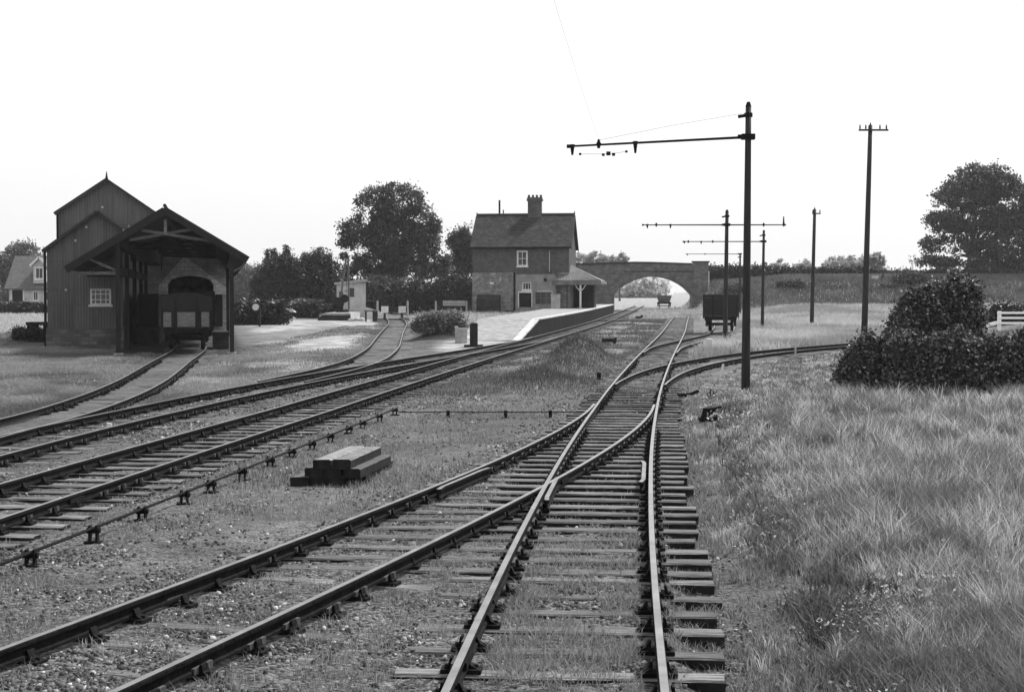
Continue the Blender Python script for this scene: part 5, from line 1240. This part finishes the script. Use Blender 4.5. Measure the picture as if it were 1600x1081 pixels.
# far trees along the horizon
k = 0
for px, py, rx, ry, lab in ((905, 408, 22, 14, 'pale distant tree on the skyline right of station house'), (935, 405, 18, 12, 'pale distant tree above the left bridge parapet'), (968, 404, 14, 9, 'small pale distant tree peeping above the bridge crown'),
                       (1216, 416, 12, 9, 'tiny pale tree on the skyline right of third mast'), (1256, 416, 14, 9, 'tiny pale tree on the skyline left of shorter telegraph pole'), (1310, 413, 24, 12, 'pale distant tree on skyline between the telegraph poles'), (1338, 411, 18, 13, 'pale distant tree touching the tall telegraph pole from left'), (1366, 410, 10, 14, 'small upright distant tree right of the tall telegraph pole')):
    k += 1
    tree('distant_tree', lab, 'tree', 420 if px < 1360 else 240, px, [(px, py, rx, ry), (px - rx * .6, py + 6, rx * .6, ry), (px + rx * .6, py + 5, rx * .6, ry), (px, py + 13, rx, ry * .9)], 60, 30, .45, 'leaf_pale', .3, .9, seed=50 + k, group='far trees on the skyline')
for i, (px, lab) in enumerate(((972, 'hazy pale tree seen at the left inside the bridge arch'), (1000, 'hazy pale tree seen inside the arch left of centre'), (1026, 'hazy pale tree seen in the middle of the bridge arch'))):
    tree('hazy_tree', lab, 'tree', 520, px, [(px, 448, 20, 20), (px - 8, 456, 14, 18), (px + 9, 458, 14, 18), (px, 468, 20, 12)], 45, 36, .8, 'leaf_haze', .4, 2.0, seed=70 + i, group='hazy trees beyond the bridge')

shrub(1552, 1660, 478, 516, 63, 'dark scrub behind the white fence on the bank', seed=18, n=220, per=60, m='leaf_dark', leaf=.07, clump=.45, name='scrub_bush', cat='bush', trunk=.03)
for i, (px, py, w) in enumerate(((1150, 452, 16), (1236, 446, 20), (1300, 456, 18), (1392, 452, 22))):
    shrub(px - w, px + w, py - 9, py + 9, 203.5, 'low scrub clump on the embankment slope ' + ('behind the open wagon', 'left of the shorter telegraph pole', 'between the two telegraph poles', 'right of the tall telegraph pole')[i], seed=30 + i, n=70, per=50, m='leaf', leaf=.14, clump=.6, name='scrub_bush', cat='bush', trunk=.03)
# ------------------------------------------------------------------ right-hand hedge and bush (near)
def hedge(name, label, Y, blobs, n, per, leaf, clump, seed, group, cat='hedge', inner=.55):
    tree(name, label, cat, Y, blobs[0][0], blobs, n, per, leaf, 'leaf_hedge', .05, clump, seed=seed, inner=inner, fork=.35, limbs=24, yscale=.7, group=group, flat=1.0, fleck=True)
def ragged(x0, x1, top, bot, n, seed, rmin=9, rmax=24):
    """many small uneven masses filling an outline given by its top line (x, y pairs)"""
    rr = random.Random(seed); tx = [p[0] for p in top]; ty = [p[1] for p in top]; out = []
    for _ in range(n):
        x = rr.uniform(x0, x1); t = float(np.interp(x, tx, ty)); r = rr.uniform(rmin, rmax)
        y = rr.uniform(t + r * .5, bot - r * .4); out.append((x, y, r * rr.uniform(.8, 1.4), r * rr.uniform(.8, 1.3)))
    for _ in range(n // 2):
        x = rr.uniform(x0, x1); t = float(np.interp(x, tx, ty)); r = rr.uniform(7, 13); out.append((x, t + r * rr.uniform(.4, 1.3), r, r * rr.uniform(.7, 1.1)))
    for _ in range(n // 2):     # shoots along the top
        x = rr.uniform(x0, x1); t = float(np.interp(x, tx, ty)); out.append((x, t + rr.uniform(-9, 6), rr.uniform(1.5, 5), rr.uniform(6, 16)))
    return out
hedge('laurel_bush', 'tall dark glossy bush rising above the low hedge', 44.5, [(1470, 520, 34, 36), (1440, 530, 26, 30)] + ragged(1404, 1518, [(1398, 508), (1412, 486), (1430, 470), (1448, 461), (1470, 463), (1490, 453), (1508, 452), (1522, 458), (1535, 474)], 560, 50, 5, 8, 18), 1500, 60, .056, .26, 80, None, 'bush', .2)
hedge('low_hedge', 'left ragged end of low dark hedge right of the nearest mast', 39.5, ragged(1322, 1412, [(1318, 592), (1330, 566), (1345, 544), (1362, 538), (1380, 545), (1400, 534), (1420, 545)], 624, 30, 6, 8, 18), 760, 70, .05, .22, 81, 'low hedge on the right', 'hedge', .2)
hedge('low_hedge', 'middle stretch of low dark hedge below the tall bush', 39.0, ragged(1392, 1506, [(1380, 545), (1420, 536), (1460, 548), (1480, 542), (1510, 538)], 628, 34, 7, 8, 20), 900, 70, .05, .22, 82, 'low hedge on the right', 'hedge', .2)
hedge('low_hedge', 'right end of low dark hedge below the white fence', 39.0, ragged(1490, 1660, [(1485, 540), (1520, 538), (1560, 546), (1600, 540), (1660, 535)], 628, 46, 8, 8, 22), 1250, 70, .05, .22, 83, 'low hedge on the right', 'hedge', .2)

# ------------------------------------------------------------------ grass, weeds, ballast
def blades(name, X, Y, hgt, wid, m, label, lean=.5, shade=None, seed=0, z=None):
    rng = np.random.default_rng(seed); n = len(X); z = zg(X, Y) if z is None else z
    a = rng.uniform(0, 2 * np.pi, n); b = rng.uniform(0, 2 * np.pi, n); ln = lean * rng.uniform(.1, 1.2, n) * hgt
    P = np.stack([X, Y, z - .01], 1); s = np.stack([np.cos(a), np.sin(a), np.zeros(n)], 1) * (wid / 2)[:, None]
    l = np.stack([np.cos(b) * ln, np.sin(b) * ln, np.zeros(n)], 1); up = np.stack([np.zeros(n), np.zeros(n), hgt], 1)
    m1 = P + up * .55 + l * .3; tip = P + up * rng.uniform(.8, 1.0, n)[:, None] + l
    V = np.stack([P - s, P + s, m1 - s * .8, m1 + s * .8, tip], 1).reshape(-1, 3)
    i = np.arange(n)[:, None] * 5
    Fa = np.concatenate([i + [0, 1, 2], i + [1, 3, 2], i + [2, 3, 4]], 1).reshape(-1, 3)
    if shade is None: shade = rng.uniform(.1, .7, n)
    o = np_mesh(name, V, Fa, m, shade=np.repeat(np.clip(shade, 0, 1), 5))
    return tag(o, label, 'grass' if 'grass' in name else 'weeds', kind='stuff')
def sample(n, y0, y1, x_lo, x_hi, rng, p=1.0):
    """points between two curves, denser near the camera (p=1: even in log depth)"""
    u = rng.random(n); Y = y0 * (y1 / y0) ** u if p else y0 + (y1 - y0) * u
    lo = x_lo(Y); hi = x_hi(Y); return lo + (hi - lo) * rng.random(n), Y
rng = np.random.default_rng(5)
edge = lambda Y: .365 * Y + 1.5
def clear(X, Y, d0=.85):
    return track_d(X, Y) > d0
# tall field grass on the right, in tussocks
def tufts(X, Y, k, spread, rng):
    n = len(X); r = spread * (.6 + Y / 25) ; Xr = np.repeat(X, k) + rng.normal(size=n * k) * np.repeat(r, k); Yr = np.repeat(Y, k) + rng.normal(size=n * k) * np.repeat(r, k)
    return Xr, Yr
X, Y = sample(52000, 8.6, 75, lambda y: T1(y) + 1.5, edge, rng)
dx = X - T1(Y); pn = fbm(X * .55, Y * .45, 201, 4); pn2 = fbm(X * 2.2, Y * 1.6, 203, 3)
keep = (rng.random(len(X)) < sstep(1.4, 3.4, dx + (pn - .5) * 3.2)) & ~((X > T6(Y) - 1.2) & (X < T6(Y) + 2.0) & (Y > 44)) & ~((X > 17.5) & (Y > 48))
X, Y, pn, pn2, dx = X[keep], Y[keep], pn[keep], pn2[keep], dx[keep]
th = (.12 + .24 * sstep(.3, .62, pn) + .28 * rng.random(len(X)) ** 2) * (.4 + .6 * sstep(2.0, 4.2, dx)); th = th * np.where((X > T6(Y)) & (X < T6(Y) + 7) & (Y > 40), .3, 1)
ts = np.clip(.04 + .9 * rng.random(len(X)) ** 1.5 * (.3 + 1.1 * sstep(.32, .64, pn2)), 0, 1)
K = 10; Xr, Yr = tufts(X, Y, K, .022, rng); n = len(Xr)
blades('field_grass', Xr, Yr, np.repeat(th, K) * rng.uniform(.55, 1.25, n), .005 + .00045 * Yr + .003 * rng.random(n), 'grass', 'long tangled field grass on the right of the tracks', .62, np.repeat(ts, K) * rng.uniform(.6, 1.3, n), 1)
# darker broad-leaved weeds scattered in it
X, Y = sample(6000, 9, 42, lambda y: T1(y) + 2.0, edge, rng)
pn = fbm(X * .9, Y * .6, 231, 4); k = rng.random(len(X)) < .12 + .8 * sstep(.5, .62, pn); X, Y = X[k], Y[k]; K = 14
th = .12 + .22 * rng.random(len(X)); Xr, Yr = tufts(X, Y, K, .05, rng); n = len(Xr)
blades('coarse_weeds', Xr, Yr, np.repeat(th, K) * rng.uniform(.5, 1.2, n), .008 + .0006 * Yr, 'grass_dark', 'darker coarse weeds among the long grass on the right', 1.1, np.repeat(rng.random(len(X)), K) * rng.uniform(.4, 1, n), 2)
X, Y = sample(9000, 8.8, 44, lambda y: T1(y) + 1.7, edge, rng); dx = X - T1(Y); pn = fbm(X * 1.3, Y * 1.0, 331, 4)
k = rng.random(len(X)) < sstep(.40, .6, pn) * sstep(1.6, 3.0, dx); X, Y = X[k], Y[k]; K = 16; n = len(X) * K
Xr, Yr = tufts(X, Y, K, .055, rng); hh = np.repeat(.05 + .22 * rng.random(len(X)), K) * rng.uniform(.3, 1.1, n)
V, Fq = leaf_quads(np.stack([Xr, Yr, zg(Xr, Yr) + hh], 1), .010 + .0007 * Yr, up=.8, rng=rng)
tag(np_mesh('ground_weeds', V, Fq, 'grass', shade=np.repeat(np.clip(np.repeat(rng.random(len(X)) ** 1.2, K) * rng.uniform(.3, 1.2, n), 0, 1), 4)), 'broad-leaved low weeds and clover in the right-hand grass', 'weeds', kind='stuff')
# field beyond the curved track up to the embankment
X, Y = sample(90000, 62, 205, lambda y: T7(np.minimum(y, 118)) + 1.6, lambda y: .37 * y + 3, rng)
k = clear(X, Y, 1.3); k = ~((X > T6(Y) - 1) & (X < T6(Y) + 9) & (Y < 93)); X, Y = X[k], Y[k]; pn = fbm(X * .25, Y * .12, 241, 4)
blades('meadow_grass', X, Y, .3 + .35 * rng.random(len(X)), .03 + .00035 * Y, 'grass', 'pale meadow grass between the curved track and the embankment', .6, .35 + .5 * sstep(.3, .7, pn) * rng.uniform(.5, 1, len(X)), 3)
# embankment slope grass
X, Y = sample(40000, 196, 212, lambda y: np.full_like(y, 28.), lambda y: .38 * y, rng)
blades('bank_grass', X, Y, .3 + .4 * rng.random(len(X)), np.full(len(X), .12), 'weed', 'rough darker grass on the embankment slope', .6, .05 + .6 * fbm(X * .3, Y * .5, 251, 3) * rng.uniform(.4, 1, len(X)), 4)
# weeds in the four-foot of the right-hand track and the branch, and between the tracks
X, Y = sample(260000, 8, 62, lambda y: np.maximum(T3(y) - 1.2, -.365 * y - 1), lambda y: T1(y) + 1.9, rng)
pn = fbm(X * .8, Y * .5, 261, 4); d = track_d(X, Y); dn = fbm(X * 3.1, Y * 2.4, 263, 3)
inT1 = (np.abs(X - T1(Y)) < .62); rail = (np.abs(d - .75) < .1)
pr = np.where(d < 1.35, .5 * sstep(.42, .62, dn) + inT1 * .7 * sstep(26, 12, Y) * sstep(.36, .56, dn), .62 * sstep(.45, .64, pn))
pr = np.where((np.abs(X - T1(Y)) < 1.3) & (Y > 18) & (Y < 40), pr * .35, pr)
pr = np.where(np.abs(X - T3(Y)) < 1.3, pr * .12, pr)
k = (rng.random(len(X)) < pr) & ~rail; X, Y, inT1 = X[k], Y[k], inT1[k]
blades('track_weeds', X, Y, .03 + .09 * rng.random(len(X)) + inT1 * .07 * rng.random(len(X)) * sstep(22, 10, Y), .004 + .0003 * Y, 'weed', 'short weeds and grass tufts growing between the rails and tracks', .9, .15 + .65 * rng.random(len(X)), 5)
X = rng.normal(-2.75, .85, 5000); Y = rng.normal(23.6, 1.1, 5000); k = (np.abs(X + 2.85 - (Y - 23.6) * .15) > .55) & clear(X, Y, .9); X, Y = X[k], Y[k]
blades('stack_weeds', X, Y, .04 + .12 * rng.random(len(X)), np.full(len(X), .012), 'weed', 'weeds growing round the stacked sleepers', .8, rng.random(len(X)), 15)
X, Y = sample(42000, 8.4, 34, lambda y: T1(y) + .82, lambda y: T1(y) + 2.4, rng); pn = fbm(X * 2.6, Y * 1.8, 311, 3); k = rng.random(len(X)) < sstep(.42, .6, pn) * .8; X, Y = X[k], Y[k]
blades('shoulder_weeds', X, Y, .03 + .1 * rng.random(len(X)), .005 + .0003 * Y, 'weed', 'short weeds along the sleeper ends on the right', .9, .1 + .8 * rng.random(len(X)), 16)
X = rng.uniform(12.5, 18.5, 5200); Y = 38.1 - .2 * (X - 13) * 0 + rng.normal(size=5200) * .5 - .25; th = .2 + .35 * rng.random(5200); Xr, Yr = tufts(X, Y, 6, .02, rng); n = len(Xr)
blades('hedge_bottom_grass', Xr, Yr, np.repeat(th, 6) * rng.uniform(.5, 1.2, n), np.full(n, .022), 'grass', 'taller grass growing up against the foot of the low hedge', .7, np.repeat(rng.random(5200) ** 1.5, 6) * rng.uniform(.4, 1, n), 17)
X = rng.normal(12.35, .35, 420); Y = rng.normal(35.6, 1.4, 420); X = X + (35.6 - Y) * .25; Xr, Yr = tufts(X, Y, 5, .03, rng); n = len(Xr)
blades('pale_weeds', Xr, Yr, .15 + .3 * rng.random(n), np.full(n, .05), 'pale_flower', 'pale flowering weeds left of the low hedge', .6, np.full(n, .5) + .5 * rng.random(n), 18)
# hummocks between platform track and right track
X, Y = sample(60000, 42, 150, lambda y: T3(y) + 1.4, lambda y: T1(y) - 1.3, rng)
pn = fbm(X * .5, Y * .25, 271, 4); hb = np.exp(-((X - 2.75) / 1.3) ** 2 - ((Y - 61) / 2.6) ** 2) + .8 * np.exp(-((X - .75) / 1.2) ** 2 - ((Y - 47.5) / 3) ** 2) + .6 * np.exp(-((X - 2.0) / 1.) ** 2 - ((Y - 55) / 2.4) ** 2)
k = (rng.random(len(X)) < np.clip(.5 * sstep(.42, .6, pn) + hb, 0, 1)) & clear(X, Y, .9); X, Y, hb = X[k], Y[k], hb[k]
blades('hummock_grass', X, Y,   .06 + .12 * rng.random(len(X)) + .35 * hb * rng.random(len(X)), .015 + .0003 * Y, 'grass_dark', 'rough grass over the hummocks between platform and right-hand track', .8, .5 * rng.random(len(X)) + .4 * (1 - hb) * rng.random(len(X)), 6)
# short grass on the left side of the yard
X, Y = sample(110000, 27, 100, lambda y: -.37 * y - 2, lambda y: np.minimum(T5(y), T4(y)) - .9, rng)
fd = np.array([(x + 15.8) * math.cos(SHED.rz) + (y_ - 69) * math.sin(SHED.rz) for x, y_ in zip(X, Y)]); sd = -(X + 15.81) * math.sin(SHED.rz) + (Y - 69) * math.cos(SHED.rz)
k = clear(X, Y, .9) & ~((fd > -9.7) & (sd > 9.5)) & ~((fd > -3) & (sd > .5)); X, Y = X[k], Y[k]; pn = fbm(X * .5, Y * .25, 281, 4)
blades('yard_grass', X, Y, .04 + .10 * sstep(.3, .7, pn) + .05 * rng.random(len(X)), .012 + .0003 * Y, 'weed', 'short worn grass left of the goods shed siding', .8, .2 + .6 * sstep(.3, .7, pn) * rng.uniform(.5, 1, len(X)), 7)
X, Y = sample(60000, 34, 150, lambda y: T5(np.minimum(y, 66)) + .9, lambda y: np.where(y < 60, T4(y), T8(y)) - .9, rng)
fd = (X + 15.8) * math.cos(SHED.rz) + (Y - 69) * math.sin(SHED.rz); sd = -(X + 15.81) * math.sin(SHED.rz) + (Y - 69) * math.cos(SHED.rz)
g, dd, bb = cover_at(X, Y); k = clear(X, Y, .95) & ~((fd < 3.2) & (sd > -1)) & (rng.random(len(X)) > dd * 1.25) & (rng.random(len(X)) < .75); X, Y = X[k], Y[k]; pn = fbm(X * .5, Y * .25, 291, 4)
blades('siding_grass', X, Y, .03 + .09 * rng.random(len(X)), .012 + .0003 * Y, 'weed', 'thin grass between the goods siding and the buffer siding', .8, .25 + .6 * sstep(.3, .7, pn) * rng.uniform(.5, 1, len(X)), 8)
# tall pale weeds under the station house
X, Y = sample(16000, 112, 149, lambda y: np.full_like(y, -9.), lambda y: T3(y) - 6.2, rng); k = clear(X, Y, 1.2); X, Y = X[k], Y[k]
blades('house_weeds', X, Y, .3 + .8 * rng.random(len(X)), np.full(len(X), .07), 'grass', 'tall pale weeds growing in front of the station house', .4, .3 + .6 * rng.random(len(X)), 9)
# far left field
X, Y = sample(30000, 88, 175, lambda y: -.38 * y - 2, lambda y: -.2 * y - 8.5, rng)
blades('far_field_grass', X, Y, .15 + .3 * rng.random(len(X)), .03 + .0004 * Y, 'grass', 'pale field grass between goods shed and cottage', .6, .45 + .5 * rng.random(len(X)), 10)

X, Y = sample(14000, 156, 226, lambda y: T3(y) + 1.6, lambda y: T1(y) + 7, rng)
blades('verge_grass', X, Y, .12 + .28 * rng.random(len(X)), np.full(len(X), .09), 'grass', 'rough grass over the rails near the bridge', .6, .3 + .5 * rng.random(len(X)), 12)

def gravel():
    rng = np.random.default_rng(77)
    X, Y = sample(150000, 8.2, 60, lambda y: np.maximum(T4(y) - 1.6, -.365 * y - 1), lambda y: T1(y) + 2.4, rng)
    d = track_d(X, Y); pn = fbm(X * 1.1, Y * .8, 301, 4); g, dd, bb = cover_at(X, Y)
    pr = np.clip(.05 + .85 * bb * sstep(.4, .6, pn), 0, 1); pr = np.where((np.abs(X - T3(Y)) < 1.2), pr * .4, pr); pr = np.where(X - T1(Y) > 1.6, .12, pr)
    k = (rng.random(len(X)) < pr) & (np.abs(d - .75) > .07); X, Y = X[k], Y[k]; n = len(X)
    s = (.009 + .015 * rng.random(n) ** 2) * (1 + Y / 45)
    base = np.array([(1,0,0),(-.5,.87,0),(-.5,-.87,0),(.45,.5,.75),(-.6,.2,.7),(.1,-.6,.65)], float)
    V = base[None] * rng.uniform(.6, 1.35, (n, 6, 1)) * s[:, None, None]
    a = rng.uniform(0, 2 * np.pi, n); c, sn = np.cos(a)[:, None], np.sin(a)[:, None]
    Vx = V[..., 0] * c - V[..., 1] * sn + X[:, None]; Vy = V[..., 0] * sn + V[..., 1] * c + Y[:, None]; Vz = V[..., 2] + (zg(X, Y) + .0)[:, None]
    fs = np.array([(0,1,3),(1,4,3),(1,2,4),(2,5,4),(2,0,5),(0,3,5),(3,4,5)])
    Fa = (np.arange(n)[:, None, None] * 6 + fs[None]).reshape(-1, 3)
    o = np_mesh('gravel', np.stack([Vx, Vy, Vz], -1).reshape(-1, 3), Fa, 'stones', shade=np.repeat(rng.random(n) ** 1.3, 6))
    tag(o, 'loose ballast stones and clinker along the tracks', 'gravel', kind='stuff')
gravel()

# ------------------------------------------------------------------ air
def haze():
    mt = bpy.data.materials.new('pale_air'); mt.use_nodes = True; N = mt.node_tree.nodes; L = mt.node_tree.links
    N.remove(N['Principled BSDF']); v = N.new('ShaderNodeVolumePrincipled'); v.inputs['Color'].default_value = (.97, .97, .97, 1); v.inputs['Density'].default_value = HAZE; v.inputs['Anisotropy'].default_value = .2
    L.new(v.outputs[0], N['Material Output'].inputs['Volume']); M['air'] = mt
    o = MB().box(-2800, 2800, -60, 2300, -3, 32).build('haze', 'air'); tag(o, 'pale summer haze over the whole scene', 'haze', kind='stuff')
HAZE = .00014
haze()

# ------------------------------------------------------------------ light, sky, camera
AZ, EL = 42., 50.
w = bpy.data.worlds.new('World'); SC.world = w; w.use_nodes = True
N = w.node_tree.nodes; L = w.node_tree.links; bg = N['Background']
sky = N.new('ShaderNodeTexSky'); sky.sky_type = 'NISHITA'; sky.sun_disc = False; sky.sun_elevation = R(EL); sky.sun_rotation = R(AZ); sky.dust_density = 6; sky.air_density = 1.2; sky.altitude = 20
bw = N.new('ShaderNodeRGBToBW'); L.new(sky.outputs[0], bw.inputs[0])
# a veil of bright even cloud over the clear sky
mx = N.new('ShaderNodeMix'); mx.data_type = 'FLOAT'; mx.inputs['Factor'].default_value = .62; mx.inputs['B'].default_value = 9.8; L.new(bw.outputs[0], mx.inputs['A'])
L.new(mx.outputs['Result'], bg.inputs['Color']); bg.inputs['Strength'].default_value = .1
su = bpy.data.lights.new('sun', 'SUN'); su.energy = 4.6; su.angle = R(6); su.color = (1, 1, 1)
so = link(bpy.data.objects.new('sun', su)); so.location = (60, 60, 90)
d = Vector((math.sin(R(AZ)) * math.cos(R(EL)), math.cos(R(AZ)) * math.cos(R(EL)), math.sin(R(EL)))); so.rotation_euler = d.to_track_quat('Z', 'Y').to_euler()
cam = bpy.data.cameras.new('camera'); cam.sensor_width = 36; cam.lens = 36 * F / 1600; cam.clip_end = 6000; cam.clip_start = .1
co = link(bpy.data.objects.new('camera', cam)); co.location = (0, 0, H); co.rotation_euler = (math.pi / 2 - PIT, 0, 0); SC.camera = co
SC.view_settings.view_transform = 'Standard'; SC.view_settings.look = 'None'; SC.view_settings.exposure = .5; SC.view_settings.gamma = 1
SC.cycles.use_denoising = True
SC.cycles.max_bounces = 6; SC.cycles.diffuse_bounces = 3; SC.cycles.glossy_bounces = 2; SC.cycles.transmission_bounces = 2; SC.cycles.volume_bounces = 0
